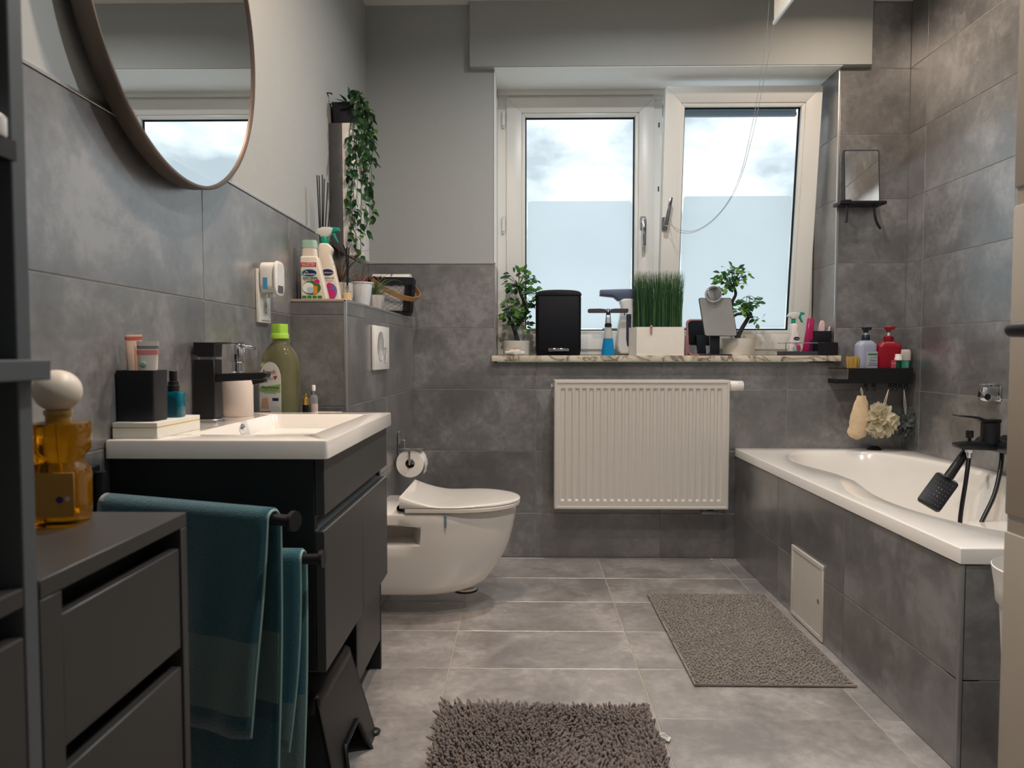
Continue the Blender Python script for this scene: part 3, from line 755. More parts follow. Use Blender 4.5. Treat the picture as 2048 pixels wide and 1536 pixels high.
# white box under the tumbler
bz = BZ1
WBX = mat('white_card', (226, 222, 212), 0.5)
t = thing('white_box', 'flat white box with a gold stripe under the black tumbler', 'box', (-0.700, 1.35, bz))
part('lid', G().box(-0.042, 0.040, -0.083, 0.087, 0.0205, 0.029, 0.0008, 1), WBX, t)
part('gold_stripe', G().box(-0.0415, 0.0397, -0.0825, 0.0868, 0.0188, 0.0205), mat('gold_foil', (222, 196, 90), 0.4, 0.3), t)
part('base', G().box(-0.042, 0.040, -0.083, 0.087, 0.0, 0.0188, 0.0008, 1), WBX, t)
bz2 = BZ1 + 0.029
t = thing('tumbler', 'black square tumbler holding two tubes', 'tumbler', (-0.709, 1.311, bz2))
g = G().loft([[(x, y, z) for x, y in rrect(w, d_, r_, 3)] for w, d_, r_, z in ((0.066, 0.050, 0.004, 0), (0.068, 0.052, 0.004, 0.002), (0.070, 0.054, 0.004, 0.094), (0.065, 0.049, 0.003, 0.094), (0.062, 0.046, 0.003, 0.008))])
part('cup', g, NAVYBL, t)
def squeeze_tube(label, loc, rot, h, w, body, bands, rz=0, bottom=0.008):
    """flat-crimped tube standing cap down"""
    T = thing('squeeze_tube', label, 'tube', loc, rot=rot)
    part('cap', G().lathe([(0.001, 0), (w * 0.30, 0), (w * 0.32, 0.002), (w * 0.32, 0.022), (0.001, 0.022)], n=20), WPLAST, T)
    n_ = 8; rings = []
    for i in range(n_ + 1):
        q = i / n_; z = 0.022 + (h - 0.022) * q
        ry = w * 0.36 * (1 - q) + 0.0012 * q; rx = w * 0.36 * (1 - q) + w * 0.5 * q
        rings.append([(rx * math.cos(2 * math.pi * k / 24), ry * math.sin(2 * math.pi * k / 24), z) for k in range(24)])
    part('tube_body', G().loft(rings), body, T)
    for z0, z1, mm in bands:
        def rg(z):
            q = (z - 0.022) / (h - 0.022)
            ry = w * 0.36 * (1 - q) + 0.0012 * q + 0.0004; rx = w * 0.36 * (1 - q) + w * 0.5 * q + 0.0004
            return [(rx * math.cos(2 * math.pi * k / 24), ry * math.sin(2 * math.pi * k / 24), z) for k in range(24)]
        part('printed_band', G().loft([rg(z0), rg(z1)], cap=False), mm, T)
    return T
TUBEW = mat('tube_white', (226, 216, 205), 0.4)
PKB = mat('print_pink', (226, 130, 130), 0.5); GRB = mat('print_grey_green', (120, 140, 138), 0.5); MINT = mat('print_mint', (150, 190, 175), 0.5); REDP = mat('print_red', (190, 40, 50), 0.5)
squeeze_tube('beige tube with a red tip leaning at the back of the black tumbler', (-0.726, 1.318, bz2 + 0.010), (R(2), R(-2), R(62)), 0.150, 0.034, mat('tube_beige', (205, 175, 155), 0.45), [(0.140, 0.1465, mat('print_dull_red', (170, 80, 70), 0.5))])
T_ = squeeze_tube('white tube with pink and grey bands in the black tumbler', (-0.697, 1.306, bz2 + 0.010), (R(-2), R(0), R(6)), 0.138, 0.040, TUBEW, [(0.124, 0.129, GRB), (0.113, 0.121, PKB)])
disc_m = MINT
part('leaf_print', G().ball((-0.004, -0.0105, 0.094), (0.006, 0.0012, 0.006), 12, 8), disc_m, T_)

# teal spray bottle
pp = at_z(352, 834, bz2)
t = thing('spray_bottle', 'small teal glass spray bottle with a black pump beside the tumbler', 'bottle', (-0.688, 1.385, bz2))
TEALG = mat('teal_glass', (10, 120, 140), 0.08, trans=0.45, var=0.08)
part('glass_body', G().loft([[(x, y, z) for x, y in rrect(w, d_, 0.006, 4)] for w, d_, z in ((0.036, 0.026, 0), (0.038, 0.028, 0.002), (0.038, 0.028, 0.046), (0.034, 0.024, 0.050), (0.016, 0.016, 0.0515))]), TEALG, t)
g = G().lathe([(0.011, 0.051), (0.0115, 0.062), (0.010, 0.063), (0.010, 0.070), (0.0075, 0.071), (0.0075, 0.090), (0.006, 0.0915), (0.001, 0.0915)], n=24)
part('pump', g, BPLAST, t)
part('paper_label', G().prism([(-0.013, 0.004), (0.013, 0.004), (0.013, 0.034)] + [(0.013 * math.cos(R(a)), 0.034 + 0.008 * math.sin(R(a))) for a in range(20, 180, 20)] + [(-0.013, 0.034)], -0.0149, -0.0142, 'y'), mat('dark_teal_label', (14, 70, 90), 0.5), t)

# ------------------------------------------------------------------ narrow cabinet between vanity and cistern wall, with bottles on it
SCZ = 0.812
t = thing('side_cabinet', 'narrow dark floor cabinet between the vanity and the cistern wall', 'cabinet', (XL + 0.002, 1.88, 0))
SX = -0.447
W('top_board', G().box(XL + 0.002, SX, 1.872, 2.205, SCZ - 0.016, SCZ, 0.001, 1))
W('side_panel', G().box(XL + 0.002, SX, 1.872, 1.887, 0, SCZ - 0.0165, 0.001, 1), CABDARK)
W('side_panel', G().box(XL + 0.002, SX, 2.190, 2.205, 0, SCZ - 0.0165, 0.001, 1), CABDARK)
W('carcass', G().box(XL + 0.004, SX - 0.025, 1.887, 2.190, 0.088, SCZ - 0.017), CABDARK)
dd = W('cabinet_door', G().box(SX - 0.016, SX - 0.001, 1.8885, 2.1885, 0.094, SCZ - 0.02, 0.001, 1))
W('plinth', G().box(XL + 0.01, SX - 0.06, 1.887, 2.19, 0, 0.088), CABDARK)

# green-capped detergent bottle
t = thing('detergent_bottle', 'clear olive detergent bottle with a lime green cap behind the basin', 'bottle', (-0.672, 1.955, SCZ), R(-24))
DETG = mat('olive_clear_plastic', (186, 184, 140), 0.08, trans=0.85, ior=1.22, var=0.05)
def bring(w, d_, z, r_=0.024): return [(x, y, z) for x, y in rrect(w, d_, min(r_, d_ / 2 - 0.0005, w / 2 - 0.0005), 6)]
secs = [(0.094, 0.064, 0), (0.102, 0.070, 0.004), (0.104, 0.072, 0.03), (0.104, 0.072, 0.13), (0.102, 0.070, 0.155), (0.092, 0.064, 0.178), (0.074, 0.054, 0.194), (0.052, 0.044, 0.206), (0.040, 0.040, 0.213), (0.038, 0.038, 0.222)]
part('bottle_body', G().loft([bring(a_, b_, z) for a_, b_, z in secs]), DETG, t)
LIME = mat('lime_cap', (160, 205, 70), 0.4, sss=0.1)
part('cap_ring', G().lathe([(0.022, 0.221), (0.0245, 0.222), (0.0245, 0.233), (0.023, 0.236), (0.018, 0.2365)], n=30), LIME, t)
part('cap', G().loft([bring(0.036, 0.036, 0.236, 0.008), bring(0.036, 0.036, 0.258, 0.008), bring(0.034, 0.034, 0.262, 0.007)]), LIME, t)
LBL = mat('label_white', (226, 226, 220), 0.5)
lab = [(-0.040, 0.008), (0.036, 0.008), (0.036, 0.11)] + [(-0.002 + 0.038 * math.cos(R(a)), 0.11 + 0.048 * math.sin(R(a))) for a in range(15, 180, 15)] + [(-0.040, 0.11)]
LB = part('paper_label', G().prism(lab, -0.0372, -0.0362, 'y'), LBL, t, label='white arched label')
def fl(y, x0=0, z0=0): return lambda a_, b_: (x0 + a_, y, z0 + b_)
part('label_field', G().prism([(-0.039, 0.075), (0.035, 0.075), (0.035, 0.098), (0.0, 0.094), (-0.039, 0.088)], -0.0376, -0.0372, 'y'), mat('label_green', (150, 190, 120), 0.5), LB)
part('label_field', G().prism([(-0.039, 0.010), (0.0, 0.010), (0.0, 0.024), (-0.039, 0.022)], -0.0376, -0.0372, 'y'), mat('label_red', (190, 60, 45), 0.5), LB)
part('label_field', G().prism([(-0.036, 0.030), (-0.006, 0.030), (-0.010, 0.062), (-0.030, 0.058)], -0.0376, -0.0372, 'y'), mat('label_skin', (214, 170, 140), 0.5), LB)
part('label_field', G().prism([(0.006, 0.036), (0.028, 0.036), (0.028, 0.058), (0.006, 0.058)], -0.0376, -0.0372, 'y'), LBL, LB)
part('label_field', G().prism([(0.006, 0.052), (0.028, 0.052), (0.028, 0.060), (0.006, 0.060)], -0.0378, -0.0376, 'y'), mat('label_navy', (30, 40, 90), 0.5), LB)
part('heart', G().prism([(0.016, 0.108), (0.024, 0.117), (0.022, 0.122), (0.017, 0.119), (0.012, 0.121), (0.010, 0.116)], -0.0376, -0.0372, 'y'), mat('label_red'), LB)
DARKT = mat('print_dark', (30, 50, 40), 0.5)
text('brand_lettering', 'Frosch', 0.017, mat('label_red'), LB, fl(-0.0378, -0.004, 0.130), bold=0.0003)
text('lettering', 'Waschmittel', 0.0125, DARKT, LB, fl(-0.0379, -0.002, 0.088), bold=0.0002)
text('lettering', 'Kraftvolle und besonders', 0.005, DARKT, LB, fl(-0.0379, -0.002, 0.080))
text('lettering', 'schonende Reinigung', 0.005, DARKT, LB, fl(-0.0379, -0.002, 0.073))
text('lettering', 'Baby', 0.014, mat('print_grey', (110, 120, 125), 0.5), LB, fl(-0.0378, -0.004, 0.113))

t = thing('nail_oil_bottle', 'slim bottle with a gold collar and black base beside the detergent', 'bottle', (-0.605, 1.965, SCZ))
part('body', G().lathe([(0.001, 0), (0.0088, 0), (0.0088, 0.038), (0.001, 0.038)], n=24), BPLAST, t)
part('gold_collar', G().lathe([(0.0088, 0.038), (0.0088, 0.056), (0.0045, 0.058), (0.0042, 0.071), (0.001, 0.071)], n=24), mat('bright_gold', (205, 175, 95), 0.25, 0.9), t)
t = thing('mist_bottle', 'small clear mist bottle with a white nozzle and pink label', 'bottle', (-0.590, 1.990, SCZ))
CLRP = mat('clear_plastic', (225, 232, 235), 0.08, trans=0.8, ior=1.3)
part('body', G().lathe([(0.001, 0), (0.0105, 0), (0.0112, 0.003), (0.0112, 0.054), (0.009, 0.062), (0.0055, 0.066), (0.001, 0.066)], n=24), CLRP, t)
part('paper_label', G().lathe([(0.01145, 0.014), (0.01145, 0.040)], n=24, cap=False), mat('label_blush', (214, 190, 184), 0.5), t)
part('collar', G().lathe([(0.007, 0.065), (0.007, 0.076), (0.001, 0.076)], n=20), STEEL, t)
part('nozzle', G().lathe([(0.0052, 0.076), (0.0052, 0.090), (0.004, 0.092), (0.001, 0.092)], n=18), WPLAST, t)
t = solo('soap_dish', G().loft([[(x, y, z) for x, y in rrect(w, d_, 0.012, 4)] for w, d_, z in ((0.060, 0.040, 0), (0.066, 0.046, 0.002), (0.074, 0.052, 0.020), (0.070, 0.048, 0.020), (0.062, 0.042, 0.005))]), mat('cream_dish', (228, 214, 190), 0.35), 'small cream soap dish at the far end of the basin', 'dish', (-0.535, 1.93, SCZ))
solo('soap_bar', G().box(-0.022, 0.022, -0.013, 0.013, 0, 0.014, 0.005, 3), mat('soap', (224, 206, 182), 0.5), 'cream bar of soap lying in the small dish', 'soap', (-0.535, 1.93, SCZ + 0.006))

# black step stool under the vanity
STOOL = mat('black_stool_plastic', (17, 18, 20), 0.36, var=0.1, bump=0.25, bscale=500)
t = thing('step_stool', 'black plastic step stool pushed under the vanity', 'stool', (-0.575, 1.645, 0))
def taper(pts, z): return [(x, y, z) for x, y in pts]
def sring(z): 
    k = 1 - z / 0.25
    return -0.128 - 0.055 * k, 0.130 + 0.062 * k, -0.150 - 0.035 * k, 0.135 + 0.035 * k
def leg_panel(side):
    """one of the four tapering walls with an arched opening"""
    g = G()
    a0 = sring(0.245); b0 = sring(0.0)
    if side in 'RL':
        X0, X1 = (a0[1], b0[1]) if side == 'R' else (a0[0], b0[0]); sg = 1 if side == 'R' else -1
        def P(y, z, o=0): k = 1 - z / 0.245; return (X0 + (X1 - X0) * k - sg * o, y * (1 + 0.0), z)
        yA0, yA1, yB0, yB1 = a0[2], a0[3], b0[2], b0[3]
    else:
        X0, X1 = (a0[2], b0[2]) if side == 'N' else (a0[3], b0[3]); sg = -1 if side == 'N' else 1
        def P(x, z, o=0): k = 1 - z / 0.245; return (x, X0 + (X1 - X0) * k - sg * o, z)
        yA0, yA1, yB0, yB1 = a0[0], a0[1], b0[0], b0[1]
    # outline: outer trapezoid with an arched cut from below
    cw = (yB1 - yB0) * 0.29; mid = (yB0 + yB1) / 2
    outl = [(yB0, 0), (mid - cw, 0), (mid - cw * 0.66, 0.088), (mid - cw * 0.56, 0.098), (mid + cw * 0.56, 0.098), (mid + cw * 0.66, 0.088), (mid + cw, 0), (yB1, 0), (yA1, 0.245), (yA0, 0.245)]
    bm_ = bmesh.new()
    f0 = [bm_.verts.new(P(a_, z)) for a_, z in outl]; f1 = [bm_.verts.new(P(a_, z, 0.006)) for a_, z in outl]
    n_ = len(outl)
    bm_.faces.new(f0); bm_.faces.new(f1[::-1])
    for i in range(n_): bm_.faces.new((f0[i], f1[i], f1[(i + 1) % n_], f0[(i + 1) % n_]))
    bmesh.ops.recalc_face_normals(bm_, faces=bm_.faces[:]); g._add(bm_)
    arch = [P(a_, z, -0.003) for a_, z in outl[1:7]]
    return g, arch
for s in 'RLNF':
    g, arch = leg_panel(s)
    o = part('leg_panel', g, STOOL, t)
    part('arch_rim', G().tube(arch, 0.005, 8), STOOL, o)
a0 = sring(0.245)
cx_, cy_, w_, h_ = (a0[0] + a0[1]) / 2, (a0[2] + a0[3]) / 2, a0[1] - a0[0], a0[3] - a0[2]
part('step_top', G().loft([[(x, y, z) for x, y in rrect(w_ + e_, h_ + e_, 0.016, 4, cx_, cy_)] for e_, z in ((0.010, 0.214), (0.011, 0.228), (0.008, 0.240), (0.001, 0.248), (-0.012, 0.2515))]), STOOL, t)
for sx in (0, 1):
    for sy in (2, 3):
        b0 = sring(0); part('foot', G().ball((b0[sx] * 0.97, b0[sy] * 0.97, 0.007), (0.018, 0.016, 0.007), 12, 6), STOOL, t)
# ================================================================== LEFT WALL: mirror, socket, cabinet; things on the cistern wall
# round mirror
MC, MR = Vector((XL, 1.497, 1.720)), 0.372
t = thing('round_mirror', 'round wall mirror with a thin bronze rim', 'mirror', (XL - 0.006, MC.y, MC.z), rot=(0, R(90), 0))
part('rim', G().lathe([(MR - 0.006, 0.020), (MR, 0.020), (MR + 0.003, 0.024), (MR + 0.003, 0.052), (MR, 0.055), (MR - 0.005, 0.055), (MR - 0.005, 0.049)], n=128, cap=False), BRONZE, t)
part('mirror_glass', G().lathe([(0.001, 0.050), (MR - 0.004, 0.050), (MR - 0.004, 0.046), (0.001, 0.046)], n=128), MIRRORM, t)
part('back_plate', G().lathe([(0.001, 0.001), (MR - 0.05, 0.001), (MR - 0.05, 0.021), (MR - 0.006, 0.022), (MR - 0.006, 0.045), (0.001, 0.045)], n=96), BPLAST, t)

# double socket with plug-in freshener
t = thing('wall_socket', 'white double wall socket above the basin', 'socket', (XL, 2.02, 1.155))
SOCK = mat('socket_white', (228, 226, 220), 0.3)
part('frame', G().box(0, 0.010, -0.042, 0.048, -0.075, 0.075, 0.002, 2), SOCK, t)
part('insert', G().box(0.009, 0.0125, -0.030, 0.036, -0.068, -0.004, 0.0015, 2), SOCK, t)
part('socket_cup', G().cyl((0.0126, 0.003, -0.036), (0.0130, 0.003, -0.036), 0.021, n=28), mat('socket_shade', (196, 198, 198), 0.4), t)
for dz in (-0.0095, 0.0095): part('pin_hole', G().cyl((0.0131, 0.003, -0.036 + dz), (0.0134, 0.003, -0.036 + dz), 0.0028, n=10), GASKET, t)
part('insert', G().box(0.009, 0.0125, -0.030, 0.036, 0.002, 0.068, 0.0015, 2), SOCK, t)
t = thing('air_freshener', 'white plug-in air freshener in the upper socket', 'air freshener', (XL + 0.0125, 2.008, 1.200))
part('body', G().prism(rrect(0.066, 0.086, 0.022, 6, 0, 0.006), 0.0, 0.040, 'x', 0.003, 2), SOCK, t)
part('face', G().prism(rrect(0.076, 0.098, 0.026, 6, 0, 0.004), 0.040, 0.047, 'x', 0.003, 2), SOCK, t)
part('inset', G().prism(rrect(0.046, 0.078, 0.010, 6, 0, 0.006), 0.0468, 0.0478, 'x'), mat('soft_grey', (212, 212, 210), 0.5), t)
part('window_slot', G().prism(rrect(0.042, 0.020, 0.004, 4, 0, -0.026), 0.0476, 0.0484, 'x'), mat('slot_dark', (80, 82, 88), 0.3), t)
part('refill', G().lathe([(0.001, -0.050), (0.014, -0.050), (0.016, -0.046), (0.016, -0.036), (0.001, -0.036)], c=(0.022, 0, 0), n=24), CLRP, t)
part('blue_label', G().box(0.010, 0.022, -0.0338, -0.0330, -0.028, 0.004), mat('print_blue', (70, 150, 195), 0.5), t)

# slim wall cabinet
cy0, cy1, cx1 = 2.772, 3.022, -0.6515
t = thing('wall_cabinet', 'slim white wall cabinet with a dark back under the hanging ivy', 'cabinet', (XL, cy0, 1.375))
GREYB = mat('dark_grey_plastic', (70, 72, 76), 0.5)
prof = [(XL - 0.006, 1.395), (XL + 0.012, 1.395), (XL + 0.035, 1.385), (XL + 0.047, 1.42), (XL + 0.047, 1.885), (XL - 0.006, 1.885)]
part('back_body', G().prism([(XL - 0.006, 1.42), (XL + 0.02, 1.40), (XL + 0.050, 1.378), (XL + 0.060, 1.376), (XL + 0.046, 1.41), (XL + 0.044, 1.885), (XL - 0.006, 1.885)], cy0, cy1, 'y', 0.003, 2), GREYB, t, world=True)
part('front', G().prism([(XL + 0.0445, 1.885), (XL + 0.0465, 1.42), (XL + 0.062, 1.376), (cx1 - 0.006, 1.374), (cx1, 1.380), (cx1, 1.885)], cy0 + 0.0005, cy1 - 0.0005, 'y', 0.003, 2), WPLAST, t, world=True)

# hanging ivy in a black trough on the cabinet
LEAFM = mat('ivy_green', (40, 78, 44), 0.4, var=0.35, vscale=40, translucent=0.2)
LEAFL = mat('leaf_light', (80, 128, 50), 0.4, var=0.3, vscale=40, translucent=0.3)
STEM = mat('dark_stem', (44, 50, 34), 0.7)
def leaf_mesh(name, L_, W_, material, fold=0.25, droop=0.15, n=5):
    bm_ = bmesh.new(); rows = []
    for i in range(n + 1):
        q = i / n; w = W_ * (math.sin(math.pi * q ** 0.8) ** 0.9) if 0 < q < 1 else 0.0
        z = -droop * L_ * q * q
        rows.append((q * L_, w / 2, z))
    mid = [bm_.verts.new((x, 0, z)) for x, w, z in rows]
    for sg in (1, -1):
        ed = [mid[0]] + [bm_.verts.new((x, sg * w, z + fold * w)) for x, w, z in rows[1:-1]] + [mid[-1]]
        for i in range(n):
            vs_ = []
            for v in ((mid[i], mid[i + 1], ed[i + 1], ed[i]) if sg > 0 else (mid[i], ed[i], ed[i + 1], mid[i + 1])):
                if v not in vs_: vs_.append(v)
            if len(vs_) >= 3: bm_.faces.new(vs_)
    me = bpy.data.meshes.new(name); bm_.to_mesh(me); bm_.free(); me.materials.append(material)
    me.polygons.foreach_set('use_smooth', [True] * len(me.polygons)); return me
IVY = [leaf_mesh('ivy_leaf', 0.042, 0.024, LEAFM), leaf_mesh('ivy_leaf', 0.035, 0.021, LEAFM, 0.4), leaf_mesh('ivy_leaf', 0.039, 0.023, LEAFL)]
def put_leaf(parent, me, p, dr, up, s=1.0, name='leaf'):
    dr = Vector(dr).normalized(); up = Vector(up); up = (up - dr * up.dot(dr))
    up = up.normalized() if up.length > 1e-6 else dr.orthogonal()
    M = Matrix((dr, up.cross(dr), up)).transposed().to_4x4() @ Matrix.Scale(s, 4); M.translation = Vector(p)
    o = link(name, me, parent); o.matrix_local = M; return o
t = thing('hanging_ivy', 'artificial ivy trailing from a black trough on the wall cabinet', 'plant', (XL + 0.045, 2.89, 1.886))
part('trough', G().loft([[(x, y, z) for x, y in rrect(w, d_, 0.006, 3)] for w, d_, z in ((0.074, 0.205, 0), (0.084, 0.222, 0.080), (0.078, 0.216, 0.080), (0.072, 0.20, 0.06))]), NAVYBL, t)
rnd = random.Random(11); nleaf = 0
def strand(pts, nl, sc=1.0, light=0.12):
    global nleaf
    sm = smoothpath(pts, 6); part('stem', G().tube(sm, 0.0011, 5), STEM, t)
    for k in range(nl):
        q = (k + 0.6) / nl; i = min(len(sm) - 2, int(q * (len(sm) - 1))); p = sm[i]; tg = (sm[i + 1] - sm[i]).normalized()
        a = rnd.uniform(0, 6.28) if k % 2 else rnd.uniform(0, 6.28)
        side = Vector((math.cos(a), math.sin(a), 0)); side.x = side.x * 0.8 + 0.35
        d_ = (side * 0.9 + tg * 0.5 + Vector((0, 0, rnd.uniform(-0.45, 0.1)))).normalized()
        up = Vector((rnd.uniform(-0.3, 0.6), rnd.uniform(-0.8, 0.2), 1.0))
        put_leaf(t, IVY[2] if rnd.random() < light else IVY[rnd.randint(0, 1)], p, d_, up, rnd.uniform(0.75, 1.1) * sc); nleaf += 1
# crown over the trough
for k in range(72):
    p = Vector((rnd.uniform(-0.040, 0.055), rnd.uniform(-0.125, 0.10), rnd.uniform(0.050, 0.112)))
    a = rnd.uniform(0, 6.28); put_leaf(t, IVY[rnd.randint(0, 1)], p, (math.cos(a) + 0.3, math.sin(a), rnd.uniform(-0.2, 0.7)), (0, -0.4, 1), rnd.uniform(0.9, 1.2))
L0 = t.location
for px0, px1, pyb, Y, nl in ((700, 703, 470, 2.755, 19), (708, 690, 420, 2.75, 16), (706, 688, 352, 2.745, 10), (714, 712, 500, 2.76, 24), (722, 722, 515, 2.80, 26), (732, 738, 395, 2.86, 24), (742, 748, 440, 2.93, 24), (736, 730, 360, 2.89, 20), (724, 728, 330, 2.84, 18), (746, 750, 330, 2.97, 16), (716, 700, 480, 2.76, 18), (730, 735, 470, 2.87, 20), (738, 744, 300, 2.93, 14)):
    top = Vector((0.035 + rnd.uniform(-0.01, 0.02), Y - L0.y, 0.095))
    pts = [top, top + Vector((0.035, -0.01, 0.004))]
    for f in (0.0, 0.2, 0.45, 0.7, 0.88, 1.0):
        px_ = px0 + (px1 - px0) * f ** 1.6 + (rnd.uniform(-4, 4) if 0 < f < 1 else 0)
        q_ = at_y(px_, 258 + (pyb - 258) * f, Y) - L0
        if Y > 2.772: q_.x = max(q_.x, cx1 - L0.x + 0.008)
        pts.append(q_)
    strand(pts, nl)

# ---- on top of the cistern wall
CT = CBZ + 0.001
LBEIGE = mat('bottle_cream', (222, 212, 198), 0.3, var=0.02)
GREENC = mat('cap_green', (20, 150, 125), 0.35)
MINTC = mat('cap_mint', (176, 210, 192), 0.35, trans=0.2)
NAVYP = mat('print_navy', (22, 36, 82), 0.5); GRNP = mat('print_green', (52, 120, 50), 0.5); TEALP = mat('print_teal', (120, 190, 180), 0.5)
ORNP = mat('print_orange', (222, 140, 40), 0.5); WHP = mat('print_white', (236, 236, 232), 0.5); MAGP = mat('print_magenta', (200, 40, 110), 0.5); VIOP = mat('print_violet', (110, 100, 165), 0.5); BLKP = mat('print_black', (36, 38, 40), 0.5); LBLP = mat('print_pale_blue', (176, 200, 220), 0.5)
def disc(p, x, z, rx, rz, y, m_, n=24, nm='label_print'):
    return part(nm, G().prism([(x + rx * math.cos(2 * math.pi * k / n), z + rz * math.sin(2 * math.pi * k / n)) for k in range(n)], y - 0.0004, y, 'y'), m_, p)
def rect(p, x0, x1, z0, z1, y, m_, nm='label_print'): return part(nm, G().box(x0, x1, y - 0.0004, y, z0, z1), m_, p)
# gel bottle with brush cap
t = thing('stain_remover_bottle', 'cream stain remover bottle with a pale mint cap on the cistern wall', 'bottle', (-0.684, 2.335, CT), R(4))
def flat_body(outl, d_, r_=0.008):
    return G().prism(outl, -d_ / 2, d_ / 2, 'y', r_, 3)
k_ = 0.00164   # metres per photo pixel there
out = [(-0.0415, 0), (0.043, 0), (0.043, 0.012), (0.013, 0.143), (-0.043, 0.143), (-0.041, 0.012)]
part('bottle_body', flat_body(out, 0.046, 0.006), LBEIGE, t)
part('neck', G().loft([[(x - 0.016, y, z) for x, y in rrect(w, 0.034, 0.012, 4)] for w, z in ((0.052, 0.140), (0.048, 0.168), (0.047, 0.172))]), LBEIGE, t)
part('cap', G().loft([[(x - 0.016, y, z) for x, y in rrect(w, 0.035, 0.012, 4)] for w, z in ((0.050, 0.170), (0.049, 0.192), (0.046, 0.196))]), MINTC, t)
yl = -0.0235
rect(t, -0.040, 0.010, 0.108, 0.122, yl, REDP); disc(t, -0.014, 0.088, 0.0255, 0.0135, yl - 0.0002, TEALP); disc(t, -0.012, 0.088, 0.0225, 0.0105, yl - 0.0005, NAVYP)
disc(t, -0.006, 0.040, 0.030, 0.023, yl, GRNP); disc(t, -0.016, 0.040, 0.019, 0.017, yl - 0.0004, WHP); disc(t, -0.010, 0.032, 0.011, 0.010, yl - 0.0007, LBLP)
rect(t, -0.001, 0.013, 0.020, 0.046, yl - 0.0006, ORNP); disc(t, 0.012, 0.060, 0.0085, 0.0085, yl - 0.0006, MAGP)
for i in range(4): rect(t, -0.036 + i * 0.0165, -0.0225 + i * 0.0165, 0.006, 0.0145, yl, GRNP)
text('lettering', 'mit EXTRA', 0.0095, WHP, t, fl(yl - 0.0006, -0.015, 0.117)); text('lettering', 'GRÜNDLICHKEIT', 0.0052, WHP, t, fl(yl - 0.0006, -0.015, 0.1105))
text('brand_lettering', 'Dr.', 0.0078, WHP, t, fl(yl - 0.001, -0.020, 0.0915)); text('brand_lettering', 'Beckmann', 0.0088, WHP, t, fl(yl - 0.001, -0.012, 0.0845), bold=0.0001)
text('lettering', 'GALLSEIFE', 0.0105, BLKP, t, fl(yl - 0.0004, -0.010, 0.0705), bold=0.0002); text('lettering', 'Flecken-Bürste', 0.0065, BLKP, t, fl(yl - 0.0004, -0.010, 0.0635))
# trigger spray bottle: builder used for the window sill as well
def trigger_bottle(label, loc, rz, h, w, d_, print_fn, body_m):
    """h to the shoulder top; trigger points to +x"""
    T = thing('trigger_spray_bottle', label, 'spray bottle', loc, rz)
    o_ = [(-0.46 * w, 0), (0.50 * w, 0), (0.50 * w, 0.05 * h), (0.42 * w, 0.30 * h), (0.25 * w, 0.66 * h), (0.15 * w, 0.80 * h), (0.24 * w, 0.90 * h), (0.18 * w, 0.95 * h), (0.06 * w, h), (-0.24 * w, h), (-0.30 * w, 0.93 * h), (-0.30 * w, 0.70 * h), (-0.40 * w, 0.35 * h), (-0.46 * w, 0.05 * h)]
    part('bottle_body', G().prism(o_, -d_ / 2, d_ / 2, 'y', min(0.006, d_ * 0.18), 3), body_m, T)
    cx0 = -0.08 * w; r_ = 0.135 * w + 0.001
    g = G().lathe([(r_, h - 0.001), (r_ * 1.06, h + 0.002), (r_ * 1.06, h + 0.020), (r_, h + 0.022)], c=(cx0, 0, 0), n=28)
    part('collar', g, GREENC, T)
    hw = min(d_ * 0.36, 0.013); z0 = h + 0.022
    part('trigger_head', G().prism([(cx0 - 0.014, z0), (cx0 + 0.013, z0), (cx0 + 0.024, z0 + 0.012), (cx0 + 0.030, z0 + 0.030), (cx0 + 0.020, z0 + 0.033), (cx0 - 0.006, z0 + 0.033), (cx0 - 0.022, z0 + 0.026), (cx0 - 0.031, z0 + 0.012), (cx0 - 0.024, z0 + 0.008), (cx0 - 0.014, z0 + 0.006)], -hw, hw, 'y', 0.003, 2), mat('milky_plastic', (226, 230, 226), 0.3, trans=0.25), T)
    part('nozzle', G().prism([(cx0 + 0.026, z0 + 0.016), (cx0 + 0.050, z0 + 0.020), (cx0 + 0.050, z0 + 0.031), (cx0 + 0.026, z0 + 0.0335)], -hw * 0.9, hw * 0.9, 'y', 0.002, 2), GREENC, T)
    part('trigger', G().prism([(cx0 + 0.024, z0 + 0.018), (cx0 + 0.034, z0 + 0.018), (cx0 + 0.037, z0 + 0.004), (cx0 + 0.046, z0 - 0.017), (cx0 + 0.042, z0 - 0.018), (cx0 + 0.031, z0 + 0.0)], -hw * 0.6, hw * 0.6, 'y', 0.0015, 2), GREENC, T)
    print_fn(T, -d_ / 2 - 0.0004); return T
def pr1(T, y):
    disc(T, 0.004, 0.098, 0.020, 0.011, y, NAVYP); disc(T, 0.014, 0.034, 0.021, 0.028, y, VIOP); disc(T, 0.012, 0.026, 0.017, 0.018, y - 0.0004, MAGP); disc(T, 0.010, 0.055, 0.009, 0.009, y - 0.0004, MAGP)
    rect(T, 0.008, 0.027, 0.006, 0.014, y, GRNP)
    text('brand_lettering', 'Dr. Beckmann', 0.0068, WHP, T, fl(y - 0.0008, 0.003, 0.097)); text('lettering', 'PREMIUM', 0.009, BLKP, T, fl(y - 0.0004, 0.007, 0.078)); text('lettering', 'Fleckenspray', 0.0055, BLKP, T, fl(y - 0.0004, 0.008, 0.070))
trigger_bottle('cream trigger spray bottle with a green trigger on the cistern wall', (-0.662, 2.405, CT), R(6), 0.196, 0.092, 0.045, pr1, LBEIGE)

